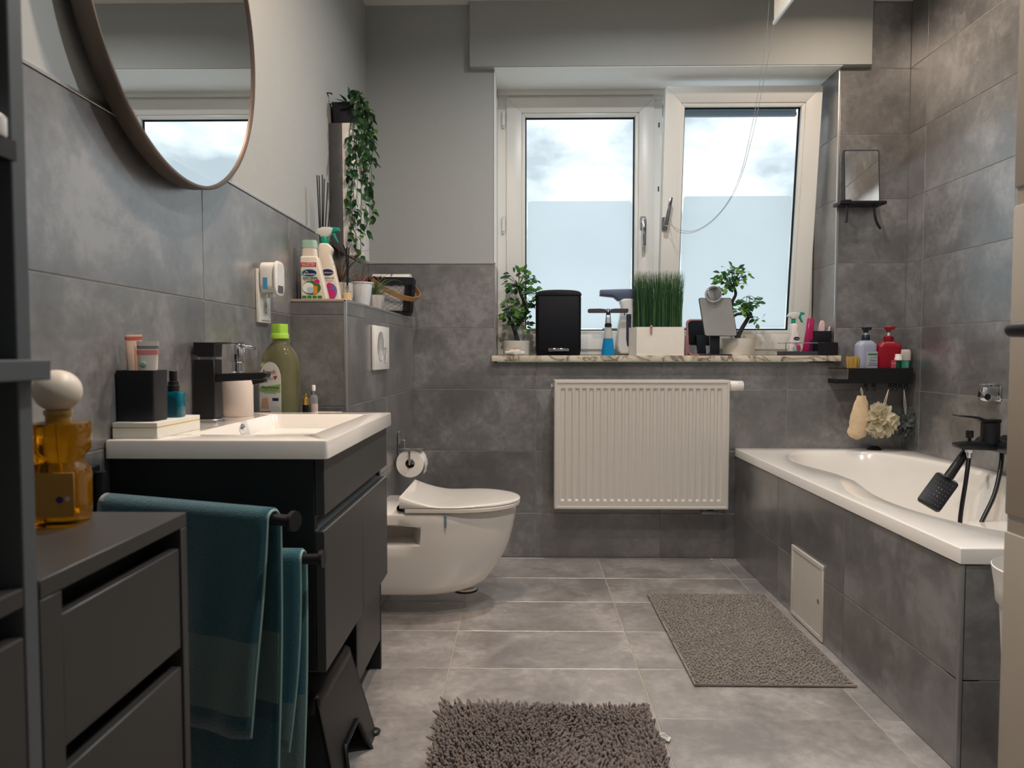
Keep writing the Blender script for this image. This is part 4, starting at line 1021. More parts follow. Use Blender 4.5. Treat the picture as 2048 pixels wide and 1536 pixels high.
# reed diffuser behind the bottles
def reeds(T, base, tips, r_=0.0021):
    for tp in tips: part('reed', G().cyl(base, tp, r_, n=8), BPLAST, T)
t = thing('reed_diffuser', 'tall black reed diffuser behind the spray bottles', 'diffuser', (-0.700, 2.475, CT))
part('glass_bottle', G().lathe([(0.001, 0), (0.024, 0), (0.025, 0.003), (0.025, 0.055), (0.012, 0.066), (0.010, 0.080), (0.001, 0.080)], n=28), BPLAST, t)
reeds(t, (0, 0, 0.07), [(-0.010, -0.012, 0.440), (-0.006, 0.0, 0.442), (0.004, 0.004, 0.445), (0.010, 0.006, 0.432), (0.022, 0.008, 0.420), (0.036, 0.010, 0.395)])
t = thing('mini_diffuser', 'small labelled diffuser bottle with black sticks at the corner of the cistern wall', 'diffuser', (-0.601, 2.43, CT))
part('glass_bottle', G().lathe([(0.001, 0), (0.0125, 0), (0.0135, 0.002), (0.0135, 0.038), (0.006, 0.046), (0.006, 0.058), (0.001, 0.058)], n=24), CLRP, t)
part('paper_label', G().lathe([(0.0138, 0.006), (0.0138, 0.034)], n=24, cap=False), mat('label_sand', (214, 186, 140), 0.6), t)
reeds(t, (0, 0, 0.01), [(0.000, 0.002, 0.190), (0.006, 0.004, 0.188), (-0.004, 0.006, 0.186)], 0.0022)

# three potted air plants
POTT = mat('ribbed_stone_pot', (196, 184, 172), 0.7, bump=0.5, bscale=120)
def blade(p0, az, L_, lift, w_=0.004, curl=1.0, n=9):
    """arching pointed leaf as a thin tapering channel"""
    d_ = Vector((math.cos(az), math.sin(az), 0)); pts = []
    for i in range(n + 1):
        q = i / n; ang = lift - curl * q * q * 2.0
        pts.append((pts[-1] + (d_ * math.cos(ang) + Vector((0, 0, 1)) * math.sin(ang)) * (L_ / n)) if pts else Vector(p0))
    return G().tube(pts, [max(0.0004, w_ / 2 * (1 - (i / n) ** 1.5)) for i in range(n + 1)], 5)
def air_plant(label, loc, pot_fn, leaf_m, n, L_, seed, zoff, w_=0.0045, tint2=None):
    T = thing('potted_air_plant', label, 'plant', loc, group='potted air plants on the cistern wall')
    pot_fn(T); rnd = random.Random(seed)
    part('core', G().ball((0, 0, zoff + 0.004), (0.012, 0.012, 0.016), 12, 8), leaf_m, T)
    for k in range(n):
        az = 2 * math.pi * k / n + rnd.uniform(-0.3, 0.3)
        part('leaf', blade((0, 0, zoff), az, L_ * rnd.uniform(0.6, 1.1), rnd.uniform(0.7, 1.5), w_, rnd.uniform(0.5, 1.3)), tint2 if (tint2 and rnd.random() < 0.55) else leaf_m, T)
    return T
def pot_a(T): part('pot', G().lathe([(0.001, 0), (0.034, 0), (0.037, 0.003), (0.041, 0.03), (0.041, 0.072), (0.038, 0.073), (0.037, 0.05), (0.001, 0.05)], n=36), POTT, T)
def pot_b(T): part('pot', G().lathe([(0.001, 0), (0.027, 0), (0.029, 0.003), (0.041, 0.086), (0.044, 0.088), (0.0435, 0.091), (0.039, 0.090), (0.030, 0.06), (0.001, 0.06)], n=36), mat('white_gloss_pot', (226, 230, 234), 0.3), T)
def pot_c(T): part('pot', G().loft([[(r_ * math.cos(2 * math.pi * (k + 0.5) / 6), r_ * math.sin(2 * math.pi * (k + 0.5) / 6), z) for k in range(6)] for r_, z in ((0.030, 0), (0.031, 0.001), (0.043, 0.058), (0.040, 0.058), (0.034, 0.045))]), mat('hexagon_pot', (206, 200, 194), 0.5), T)
AIRG = mat('air_plant_green', (84, 96, 72), 0.6, var=0.3); AIRR = mat('air_plant_red', (120, 62, 50), 0.6, var=0.3); SPID = mat('spider_green', (96, 116, 78), 0.5, var=0.3)
air_plant('reddish air plant in a ribbed stone pot beside the spray bottle', (-0.640, 2.500, CT), pot_a, AIRG, 24, 0.19, 5, 0.066, 0.0055, AIRR)
air_plant('reddish drooping plant in a tall glossy white pot', (-0.603, 2.655, CT), pot_b, AIRR, 12, 0.12, 8, 0.080, 0.004)
air_plant('green spider-leaved plant in a faceted white pot in front of the basket', (-0.592, 2.835, CT), pot_c, SPID, 28, 0.15, 9, 0.046, 0.0065)

# black mesh basket with a wooden handle and white paper rolls inside
t = thing('mesh_basket', 'black metal mesh basket with a bent wooden handle', 'basket', (-0.596, 3.240, CT), R(4))
def bsec(q): return 0.172 + 0.034 * q, 0.160 + 0.034 * q
BH = 0.165
rows, colsn = 34, 96
wires = G(); rin = []
def bpt(k, z, inset=0.0):
    w, d_ = bsec(z / BH); pts = rrect(w - inset, d_ - inset, 0.035, 6); m_ = len(pts)
    q = (k % 1.0) * m_; i = int(q); f = q - i; a_, b_ = pts[i % m_], pts[(i + 1) % m_]
    return (a_[0] + (b_[0] - a_[0]) * f, a_[1] + (b_[1] - a_[1]) * f, z)
for i in range(colsn):
    for s in (1, -1):
        wires.tube([bpt(i / colsn + s * 0.07 * q / 5, 0.012 + (BH - 0.045) * q / 5) for q in range(6)], 0.00085, 3, False)
part('mesh_wall', wires, BMETAL, t, kind='stuff')
part('rim_band', G().loft([[bpt(k / 48, z, i_) for k in range(48)] for z, i_ in ((BH - 0.034, 0), (BH, -0.001), (BH, 0.004), (BH - 0.034, 0.004))], cap=False), NAVYBL, t)
part('base', G().loft([[bpt(k / 48, z, i_) for k in range(48)] for z, i_ in ((0.0, 0.03), (0.003, 0.008), (0.018, -0.001), (0.018, 0.004), (0.006, 0.012))]), NAVYBL, t)
WOODH = mat('bent_wood', (178, 130, 84), 0.45, var=0.15, vscale=25)
# handle: flat bent strip hinged at mid rim, folded down towards the camera and to the right
hc = Vector((0, 0, BH - 0.014)); hr = []
u_ = Vector((0.60, 0.80, 0.0)); w_d = Vector((0.80 * 0.82, -0.60 * 0.82, -0.57)).normalized()
wn_ = u_.cross(w_d).normalized()
for a_ in range(0, 181, 9):
    c_ = hc + u_ * (0.128 * math.cos(R(a_))) + w_d * (0.142 * math.sin(R(a_)))
    nrm = (u_ * math.cos(R(a_)) + w_d * math.sin(R(a_))).normalized()
    hr.append([tuple(c_ + wn_ * sy * 0.011 + nrm * so * 0.0018) for sy, so in ((-1, -1), (1, -1), (1, 1), (-1, 1))])
part('wooden_handle', G().loft(hr), WOODH, t, label='bent wooden carrying handle folded down')
ROLLP = mat('tissue_paper', (232, 228, 222), 0.9, bump=0.3, bscale=200)
for i, (x, y, lb) in enumerate(((-0.046, 0.0, 'white paper roll lying at the left in the mesh basket'), (0.046, 0.0, 'white paper roll lying at the right in the mesh basket'))):
    c0 = t.location
    solo('paper_roll', G().cyl((-0.040, 0, 0), (0.040, 0, 0), 0.052, n=36), ROLLP, lb, 'paper roll', (c0.x + x, c0.y + y, CT + 0.136), R(3 - i * 5), group='paper rolls in the basket')
part('lining', G().loft([[bpt(k / 48, z, 0.014) for k in range(48)] for z in (0.006, BH - 0.02)], cap=False), mat('pale_lining', (206, 206, 206), 0.9), t)
# ================================================================== TOILET AREA
def on_box(px, py):
    d_ = ray(px, py); n_ = CN; s = (CB0 - CAM).dot(n_) / d_.dot(n_); return CAM + d_ * s
# flush plate
c = on_box(758, 696)
t = thing('flush_plate', 'white dual flush plate above the toilet', 'flush plate', tuple(c), math.atan2(CU.y, CU.x) - math.pi / 2)
part('plate', G().box(0.001, 0.013, -0.122, 0.122, -0.083, 0.083, 0.003, 2), WPLAST, t)
for yy, zz, r_ in ((-0.022, 0.006, 0.056), (0.048, -0.028, 0.030)):
    part('flush_button', G().lathe([(0.001, 0.0), (r_ - 0.003, 0.0), (r_ - 0.001, 0.0012), (r_, 0.0)], n=40).xf(Matrix.Translation((0.0132, yy, zz)) @ Matrix.Rotation(R(90), 4, 'Y')), WPLAST, t)
    part('button_ring', G().tube([(0.0134, yy + r_ * math.cos(a / 24 * 6.2832), zz + r_ * math.sin(a / 24 * 6.2832)) for a in range(25)], 0.0012, 6, False), CHROME, t)

# wall-hung toilet
TY = 2.735; TX0 = xbox(TY) + 0.001
t = thing('toilet', 'white wall-hung toilet with closed lid', 'toilet', (TX0, TY, 0.08))
LT = -0.012 - TX0
def d_ring(xb, xt, hw, z, nb=0, notch=None, n=44):
    """D outline, flat at the back (x=xb), half-ellipse at the front; notch = (x limit, half width) narrows the back"""
    pts = []
    straight = xb + (xt - xb) * 0.42
    for i in range(n + 1):
        q = i / n
        if q < 0.22: a_ = q / 0.22; x, y = xb + (straight - xb) * a_, hw
        elif q > 0.78: a_ = (1 - q) / 0.22; x, y = xb + (straight - xb) * a_, -hw
        else:
            a_ = math.pi * (q - 0.22) / 0.56; x, y = straight + (xt - straight) * math.sin(a_), hw * math.cos(a_)
        if notch:
            f = min(1, max(0, (x - notch[0]) / 0.035)); f = f * f * (3 - 2 * f); y *= (notch[1] / hw) * (1 - f) + f
        pts.append((x, y, z))
    return pts
Zt = lambda z: z - 0.08
body = []
NX = 0.135
for z, xt, hw, nt in ((0.080, LT - 0.245, 0.085, None), (0.084, LT - 0.205, 0.100, None), (0.100, LT - 0.160, 0.112, None), (0.125, LT - 0.126, 0.122, None), (0.185, LT - 0.082, 0.140, None), (0.235, LT - 0.055, 0.152, None), (0.272, LT - 0.040, 0.160, None),
                      (0.286, LT - 0.036, 0.163, (NX - 0.02, 0.15)), (0.292, LT - 0.034, 0.164, (NX, 0.05)), (0.325, LT - 0.025, 0.169, (NX + 0.005, 0.045)), (0.352, LT - 0.020, 0.172, (NX + 0.003, 0.05)), (0.360, LT - 0.018, 0.173, (NX - 0.02, 0.16)), (0.368, LT - 0.017, 0.174, None), (0.400, LT - 0.014, 0.176, None), (0.406, LT - 0.016, 0.174, None), (0.409, LT - 0.022, 0.168, None)):
    body.append(d_ring(0, xt, hw, Zt(z), notch=nt))
part('bowl', G().loft(body), CERAM, t, ang=50)
part('floor_boss', G().lathe([(0.001, -0.012), (0.040, -0.012), (0.046, -0.006), (0.046, 0.004)], c=(0.33, 0, 0), n=30), CERAM, t)
part('boss_shadow_ring', G().lathe([(0.047, -0.010), (0.049, -0.006), (0.047, -0.002)], c=(0.33, 0, 0), n=30, cap=False), GASKET, t)  # black ring stands in for the shadow under the boss
# seat and lid
SB = 0.105
part('seat_ring', G().loft([d_ring(SB + 0.02, LT - 0.006, 0.178, Zt(0.412)), d_ring(SB + 0.02, LT, 0.182, Zt(0.415)), d_ring(SB + 0.02, LT + 0.001, 0.183, Zt(0.426)), d_ring(SB + 0.02, LT - 0.003, 0.180, Zt(0.4285))]), CERAM, t)
def lid_z(x, y):
    q = min(1, max(0, (x - SB) / 0.16)); rise = 0.034 * (1 - q) ** 2
    dish = -0.006 * math.exp(-((x - SB - 0.17) / 0.09) ** 2)
    return 0.441 + rise + dish
def lidpt(r, dz, sc):
    pts = d_ring(SB, LT + 0.002, 0.184, 0); cxm = SB + 0.2; out = []
    for x, y, _ in pts:
        x2, y2 = cxm + (x - cxm) * sc, y * sc; out.append((x2, y2, Zt(lid_z(x2, y2) + dz)))
    return out
rings = [[(p[0], p[1], Zt(0.430)) for p in d_ring(SB, LT - 0.001, 0.182, 0)], [(p[0], p[1], Zt(0.432)) for p in d_ring(SB, LT + 0.002, 0.184, 0)]]
rings += [lidpt(0, -0.003, 1.0), lidpt(0, -0.0005, 0.988), lidpt(0, 0.0, 0.96), lidpt(0, 0.0008, 0.8), lidpt(0, 0.001, 0.6), lidpt(0, 0.001, 0.4), lidpt(0, 0.001, 0.2), lidpt(0, 0.001, 0.03)]
part('lid', G().loft(rings), CERAM, t, ang=50)
part('hinge', G().cyl((SB - 0.004, -0.15, Zt(0.424)), (SB - 0.004, 0.15, Zt(0.424)), 0.012, n=16), CHROME, t)
# fresh block clipped on the rim
g = G().prism([(-0.004, 0.0), (0.004, 0.0), (0.0045, -0.035), (0.002, -0.052), (-0.002, -0.052), (-0.0045, -0.035)], -0.002, 0.0015, 'y', 0.0015, 2)
pz = at_y(891, 1030, TY - 0.178)
solo('rim_clip', g, mat('blue_grey_clip', (112, 138, 146), 0.4), 'blue-grey freshener clip hanging on the toilet rim', 'clip', (pz.x, TY - 0.1785, 0.409))
# valve between wall and notch
t = thing('toilet_bolt', 'small dark mounting bolt beside the toilet', 'bolt', (xbox(2.60), 2.60, 0.33))
part('bolt_rod', G().cyl((0, 0, 0), (0.06, 0, 0), 0.007, n=12), STEEL, t)
part('bolt_nut', G().cyl((0.012, 0, 0), (0.026, 0, 0), 0.013, n=6), STEEL, t)

# toilet paper holder and roll
hp = on_box(797, 893)
t = thing('paper_holder', 'chrome toilet paper holder with cover plate', 'paper holder', (hp.x, hp.y, 0.60))
part('wall_plate', G().box(0.001, 0.008, -0.03, 0.05, -0.045, 0.055, 0.0015, 1), CHROME, t)
part('block', G().box(0.008, 0.030, -0.018, 0.022, -0.035, 0.020, 0.002, 1), CHROME, t)
rx, ry, rz_ = -0.478 - hp.x, 3.03 - hp.y, 0.528 - 0.60
part('arm', G().tube([(0.028, 0.0, -0.02), (rx, 0.0 - 0.0, -0.02 + 0.0), (rx, ry - 0.065, -0.02)], 0.004, 10), CHROME, t)
part('arm', G().tube([(rx, ry - 0.065, -0.02), (rx, ry - 0.065, rz_), (rx, ry + 0.04, rz_)], 0.0045, 10), CHROME, t)
part('cover_plate', G().box(0.022, rx + 0.055, ry - 0.062, ry + 0.055, -0.010, -0.0065, 0.0012, 1), CHROME, t)
t = thing('toilet_roll', 'white toilet paper roll on the chrome holder', 'toilet roll', (hp.x + rx, 3.03, 0.528))
ROLL = mat('tissue_paper')
def tubering(r_, z): return [(r_ * math.cos(2 * math.pi * k / 48), z, r_ * math.sin(2 * math.pi * k / 48)) for k in range(48)]
part('paper', G().loft([tubering(0.020, -0.05), tubering(0.058, -0.05), tubering(0.059, -0.048), tubering(0.059, 0.048), tubering(0.058, 0.05), tubering(0.020, 0.05), tubering(0.020, -0.05)], cap=False), ROLL, t)
part('hanging_sheet', G().grid(lambda u, v: (0.0605 + 0.004 * math.sin(v * 5) * v, -0.048 + 0.096 * u + 0.003 * math.sin(v * 7), 0.0 - 0.055 * v + 0.01), 8, 10), ROLL, t)
part('core', G().loft([tubering(0.020, -0.049), tubering(0.020, 0.049), tubering(0.0185, 0.049), tubering(0.0185, -0.049)], cap=False), mat('cardboard', (120, 100, 80), 0.9), t)

# ------------------------------------------------------------------ radiator
RX0, RX1, RZ0, RZ1, RY0, RY1 = 0.147, 0.962, 0.263, 0.871, 3.312, 3.410
RADM = mat('radiator_enamel', (206, 201, 193), 0.3, var=0.01)
t = thing('radiator', 'white ribbed panel radiator under the window', 'radiator', (RX0, RY1, RZ0))
nrib = 23; m0 = 0.026; rw = (RX1 - RX0 - 2 * m0) / nrib
xs = [RX0, RX0 + 0.004, RX0 + 0.010, RX0 + 0.012]
hts = [-0.004, 0.0, 0.0, 0.004]
for i in range(nrib):
    a_ = RX0 + m0 + i * rw
    for f, hh in ((0.04, 0.004), (0.22, 0.0105), (0.62, 0.0105), (0.80, 0.004)): xs.append(a_ + f * rw); hts.append(hh)
xs += [RX1 - 0.012, RX1 - 0.010, RX1 - 0.004, RX1]; hts += [0.004, 0.0, 0.0, -0.004]
zrows = [(RZ0, -1), (RZ0 + 0.004, 0), (RZ0 + 0.012, 0), (RZ0 + 0.014, 0.35), (RZ0 + 0.038, 0.35), (RZ0 + 0.048, 1), (RZ1 - 0.048, 1), (RZ1 - 0.038, 0.35), (RZ1 - 0.018, 0.35), (RZ1 - 0.014, 0), (RZ1 - 0.004, 0), (RZ1, -1)]
bm_ = bmesh.new(); vv = []
for z, k in zrows:
    row = []
    for x, hh in zip(xs, hts):
        if k < 0: y = 0.004
        elif k == 0: y = 0.0
        elif k < 1: y = min(max(hh, 0), 0.004)
        else: y = max(hh, 0)
        if x in (RX0, RX1): y = 0.004
        row.append(bm_.verts.new((x, RY0 + y, z)))
    vv.append(row)
for i in range(len(vv) - 1):
    for k in range(len(xs) - 1): bm_.faces.new((vv[i][k], vv[i][k + 1], vv[i + 1][k + 1], vv[i + 1][k]))
g = G(); g._add(bm_); W('front_panel', g, RADM, ang=25)
W('back_panel', G().box(RX0 + 0.01, RX1 - 0.01, RY1 - 0.02, RY1 - 0.012, RZ0 + 0.01, RZ1 - 0.01, 0.002, 1), RADM)
for x0 in (RX0, RX1 - 0.003): W('side_cover', G().box(x0, x0 + 0.003, RY0 + 0.003, RY1, RZ0 + 0.004, RZ1 - 0.002), RADM)
g = G()
g.box(RX0, RX1, RY0 + 0.002, RY0 + 0.008, RZ1 - 0.002, RZ1 + 0.001); g.box(RX0, RX1, RY1 - 0.006, RY1, RZ1 - 0.002, RZ1 + 0.001)
for i in range(52): x = RX0 + 0.006 + i * (RX1 - RX0 - 0.014) / 51; g.box(x, x + 0.004, RY0 + 0.008, RY1 - 0.006, RZ1 - 0.003, RZ1 + 0.0005)
W('top_grille', g, RADM, smooth=False)
for x in (RX0 + 0.12, RX1 - 0.26): W('wall_bracket', G().box(x, x + 0.03, RY1 - 0.001, YB - 0.001, RZ0 + 0.05, RZ1 - 0.05), RADM)
W('bleed_valve', G().cyl((RX0 - 0.012, RY0 + 0.05, RZ1 - 0.026), (RX0 + 0.002, RY0 + 0.05, RZ1 - 0.026), 0.008, n=12).cyl((RX0 - 0.014, RY0 + 0.05, RZ1 - 0.026), (RX0 - 0.010, RY0 + 0.05, RZ1 - 0.026), 0.011, n=8), CHROME)
vz = RZ1 - 0.028
W('valve_collar', G().cyl((RX1, RY0 + 0.045, vz), (RX1 + 0.014, RY0 + 0.045, vz), 0.017, n=24), CHROME)
th = W('thermostat_head', G().cyl((RX1 + 0.010, RY0 + 0.045, vz), (RX1 + 0.040, RY0 + 0.045, vz), 0.0245, 0.0235, n=32).cyl((RX1 + 0.040, RY0 + 0.045, vz), (RX1 + 0.073, RY0 + 0.045, vz), 0.0215, 0.020, n=32), WPLAST)
for k in range(22):
    a_ = 2 * math.pi * k / 22; y, z = RY0 + 0.045 + 0.0213 * math.cos(a_), vz + 0.0213 * math.sin(a_)
    part('grip_rib', G().cyl((RX1 + 0.044, y, z), (RX1 + 0.071, y, z), 0.0016, n=6), WPLAST, th, world=True)
W('valve_block', G().box(RX1 - 0.115, RX1 - 0.035, RY0 + 0.03, RY0 + 0.06, RZ0 - 0.028, RZ0 - 0.012, 0.003, 1).cyl((RX1 - 0.10, RY0 + 0.045, RZ0 - 0.03), (RX1 - 0.10, RY0 + 0.045, RZ0 + 0.006), 0.011, n=16).cyl((RX1 - 0.05, RY0 + 0.045, RZ0 - 0.03), (RX1 - 0.05, RY0 + 0.045, RZ0 + 0.006), 0.011, n=16).cyl((RX1 - 0.10, RY0 + 0.045, RZ0 - 0.02), (RX1 - 0.10, YB - 0.001, RZ0 - 0.02), 0.008, n=12).cyl((RX1 - 0.05, RY0 + 0.045, RZ0 - 0.02), (RX1 - 0.05, YB - 0.001, RZ0 - 0.02), 0.008, n=12), STEEL)

# ------------------------------------------------------------------ bathtub with tiled surround
t = thing('bathtub', 'white built-in bathtub along the right wall', 'bathtub', (TUBX, TUBY0, TUBZ - 0.045))
ox0, ox1, oy0, oy1 = TUBX - 0.004, XR - 0.001, TUBY0 - 0.004, YB - 0.001
ocx, ocy = (ox0 + ox1) / 2, (oy0 + oy1) / 2
NP = 96
def tub_out(e, z):
    """rectangular ring sampled at NP points, aligned by angle with the inner outline"""
    out = []
    for i in range(NP):
        a_ = 2 * math.pi * i / NP; dx, dy = math.cos(a_), math.sin(a_)
        hx, hy = (ox1 - ox0) / 2 - e, (oy1 - oy0) / 2 - e
        s = min(hx / abs(dx) if abs(dx) > 1e-9 else 1e9, hy / abs(dy) if abs(dy) > 1e-9 else 1e9)
        out.append((ocx + dx * s, ocy + dy * s, z))
    # snap the nearest samples onto the corners
    for cx_, cy_ in ((-1, -1), (1, -1), (1, 1), (-1, 1)):
        k = min(range(NP), key=lambda i: (out[i][0] - (ocx + cx_ * ((ox1 - ox0) / 2 - e))) ** 2 + (out[i][1] - (ocy + cy_ * ((oy1 - oy0) / 2 - e))) ** 2)
        out[k] = (ocx + cx_ * ((ox1 - ox0) / 2 - e), ocy + cy_ * ((oy1 - oy0) / 2 - e), z)
    return out
def tub_in(sx, sy, z, bulge=1.0):
    out = []
    for i in range(NP):
        a_ = 2 * math.pi * i / NP; ca, sa = math.cos(a_), math.sin(a_)
        x = (abs(ca) ** 0.72) * (1 if ca > 0 else -1) * 0.330 * sx; y = (abs(sa) ** 0.62) * (1 if sa > 0 else -1) * 0.800 * sy
        wx, wy = ocx + 0.018 + x, ocy + y
        if x < 0:   # room side: waist with a wide armrest shelf
            wx += bulge * (0.085 * math.exp(-((wy - 2.62) / 0.28) ** 2) - 0.0)
        out.append((wx, wy, z))
    return out
rings = [tub_out(0.004, TUBZ - 0.040), tub_out(0.0, TUBZ - 0.038), tub_out(0.0, TUBZ - 0.004), tub_out(0.0015, TUBZ - 0.001), tub_out(0.005, TUBZ), tub_in(1.02, 1.008, TUBZ), tub_in(1.0, 1.0, TUBZ - 0.003), tub_in(0.975, 0.99, TUBZ - 0.016),
         tub_in(0.95, 0.965, TUBZ - 0.08, 0.9), tub_in(0.90, 0.93, TUBZ - 0.18, 0.6), tub_in(0.83, 0.87, TUBZ - 0.30, 0.3), tub_in(0.72, 0.79, TUBZ - 0.385, 0.1), tub_in(0.60, 0.70, TUBZ - 0.41, 0.0)]
part('tub_shell', G().loft(rings, cap0=False), ENAMEL, t, world=True, ang=55)
# moulded ledge inside the tub under the tap
g = G().loft([[(x, y, z) for x, y in rrect(0.16, 0.75, 0.05, 6, XR - 0.165, 2.20)] for z in (TUBZ - 0.30, TUBZ - 0.155)] + [[(x, y, TUBZ - 0.145) for x, y in rrect(0.14, 0.73, 0.045, 6, XR - 0.165, 2.20)]])
part('seat_ledge', g, ENAMEL, t, world=True)
part('overflow_knob', G().lathe([(0.001, 0.016), (0.018, 0.016), (0.024, 0.010), (0.030, 0.004), (0.034, 0.0)], n=30).xf(Matrix.Translation(at_z(1748, 899, TUBZ))), BMETAL, t, world=True)
# surround walls with tiles
g = G().box(TUBX + 0.0013, TUBX + 0.05, TUBY0 + 0.0013, YB, 0, TUBZ - 0.041); g.box(TUBX + 0.0013, XR, TUBY0 + 0.0013, TUBY0 + 0.05, 0, TUBZ - 0.041)
wall_tub = struct('wall_tub', g, GROUT, label='tiled bathtub surround')
tiles(wall_tub, (TUBX, 0, 0), (0, -1, 0), (0, 0, 1), [-YB, -2.857, -2.262, -TUBY0 - 0.008], [0, 0.220, TUBZ - 0.041], T_WALL, skip=lambda a_, b_, c_, d_: False)
tiles(wall_tub, (0, TUBY0, 0), (1, 0, 0), (0, 0, 1), [TUBX + 0.010, TUBX + 0.45, XR], [0, 0.220, TUBZ - 0.041], T_WALL)
struct('trim_10', G().box(TUBX - 0.0015, TUBX + 0.009, TUBY0 - 0.002, TUBY0 + 0.008, 0, TUBZ - 0.041, 0.0015, 2), mat('grey_profile', (150, 152, 152), 0.35, 0.6), label='metal corner strip of the bathtub surround')
# inspection door
t = thing('access_panel', 'white metal inspection door in the bathtub surround', 'access panel', (TUBX, 2.55, 0.0))
APM = mat('panel_white', (214, 208, 200), 0.4)
g = G(); y0, y1, z0, z1 = -0.142, 0.142, 0.004, 0.268
for a_ in ((y0, y1, z0, z0 + 0.016), (y0, y1, z1 - 0.016, z1), (y0, y0 + 0.016, z0 + 0.016, z1 - 0.016), (y1 - 0.016, y1, z0 + 0.016, z1 - 0.016)): g.box(-0.006, 0.0, *a_, 0.001, 1)
part('frame', g, APM, t)
dd = part('panel_door', G().box(-0.004, 0.0, y0 + 0.0175, y1 - 0.0175, z0 + 0.0175, z1 - 0.0175, 0.001, 1), APM, t)
part('lock', G().cyl((-0.0055, -0.105, 0.135), (-0.0038, -0.105, 0.135), 0.008, n=20), mat('lock_grey', (150, 148, 145), 0.35, 0.5), dd)

# black bath tap with hose and hand shower
FY = 2.62
t = thing('bath_tap', 'matt black wall mixer tap over the bathtub', 'tap', (XR, FY, 0.64))
fz = 0.655
for dy in (-0.075, 0.075):
    W('wall_flange', G().cyl((XR, FY + dy, fz), (XR - 0.012, FY + dy, fz), 0.032, n=28), BMETAL)
    W('inlet', G().cyl((XR - 0.010, FY + dy, fz), (XR - 0.075, FY + dy, fz), 0.017, n=20), BMETAL)
W('cross_body', G().cyl((XR - 0.085, FY - 0.10, fz), (XR - 0.085, FY + 0.10, fz), 0.024, n=26), BMETAL)
W('spout', G().prism([(XR - 0.07, fz - 0.016), (XR - 0.22, fz - 0.012), (XR - 0.238, fz - 0.006), (XR - 0.244, fz + 0.010), (XR - 0.20, fz + 0.016), (XR - 0.07, fz + 0.020)], FY - 0.024, FY + 0.024, 'y', 0.005, 2), BMETAL)
W('cartridge', G().cyl((XR - 0.115, FY, fz + 0.01), (XR - 0.115, FY, fz + 0.085), 0.031, n=32), BMETAL)
W('lever', G().prism([(XR - 0.085, fz + 0.086), (XR - 0.145, fz + 0.086), (XR - 0.170, fz + 0.101), (XR - 0.246, fz + 0.110), (XR - 0.246, fz + 0.115), (XR - 0.166, fz + 0.109), (XR - 0.140, fz + 0.099), (XR - 0.085, fz + 0.099)], FY - 0.017, FY + 0.017, 'y', 0.002, 1), BMETAL)
W('diverter_knob', G().cyl((XR - 0.190, FY, fz + 0.014), (XR - 0.190, FY, fz + 0.034), 0.006, n=14).cyl((XR - 0.190, FY, fz + 0.030), (XR - 0.190, FY, fz + 0.056), 0.0125, n=22), BMETAL)
W('hose_union', G().cyl((XR - 0.190, FY, fz - 0.012), (XR - 0.190, FY, fz - 0.024), 0.014, n=6).cyl((XR - 0.190, FY, fz - 0.022), (XR - 0.190, FY, fz - 0.044), 0.0105, n=18), CHROME)
# hose
hs = Vector((XR - 0.190, FY, fz - 0.042))
pth = [hs, at_y(1932, 960, FY - 0.02), at_y(1920, 1045, FY - 0.04), at_y(1925, 1110, FY - 0.07), at_y(1945, 1085, FY - 0.10), at_y(1965, 1040, FY - 0.08), at_y(1990, 985, FY - 0.05), at_y(2003, 920, FY), at_y(2000, 885, FY + 0.03), at_y(1985, 872, FY + 0.06), at_y(1966, 874, FY + 0.09), at_y(1952, 884, FY + 0.10), at_y(1938, 900, FY + 0.06)]
for p in pth: p.x = min(p.x, XR - 0.02)
solo('shower_hose', G().tube(smoothpath(pth, 8), 0.0075, 10), mat('black_hose', (24, 25, 28), 0.3), 'black shower hose looping from the bath tap', 'hose')
# hand shower
t = thing('hand_shower', 'black rectangular hand shower hanging below the bath tap', 'hand shower', tuple(at_y(1935, 905, FY + 0.03)))
h0 = at_y(1933, 902, FY + 0.03); h1 = at_y(1893, 960, FY - 0.02); h2 = at_y(1862, 1003, FY - 0.05)
W('handle', G().tube([h0, h0 * 0.4 + h1 * 0.6, h1], [0.014, 0.016, 0.0175], 16), BMETAL)
ax = (h2 - h1).normalized(); toc = (CAM - (h1 + h2) / 2).normalized(); sd = ax.cross(toc).normalized(); nr = sd.cross(ax).normalized()
Mh = Matrix((sd, ax, nr)).transposed().to_4x4(); Mh.translation = (h1 + h2) / 2 + ax * 0.006
LH = (h2 - h1).length + 0.018
W('shower_head', G().prism(rrect(0.082, LH + 0.012, 0.012, 5), -0.013, 0.009, 'z', 0.003, 2).xf(Mh), BMETAL)
W('head_clip', G().box(-0.03, -0.012, -LH / 2 - 0.006, -LH / 2, 0.004, 0.0105).box(0.012, 0.030, -LH / 2 - 0.006, -LH / 2, 0.004, 0.0105).xf(Mh), STEEL)
g = G(); g2 = G()
for i in range(6):
    for k in range(7):
        x, y = -0.027 + i * 0.0108, -LH / 2 + 0.018 + k * (LH - 0.026) / 6
        (g2 if (1 < i < 4 and 1 < k < 5) else g).lathe([(0.0022, 0.0088), (0.0016, 0.0105), (0.0002, 0.0105)], c=(x, y, 0), n=8)
W('nozzles', g.xf(Mh), mat('nozzle_grey', (92, 96, 106), 0.5), kind='stuff')
W('nozzles', g2.xf(Mh), mat('nozzle_pale', (150, 154, 160), 0.5), kind='stuff')
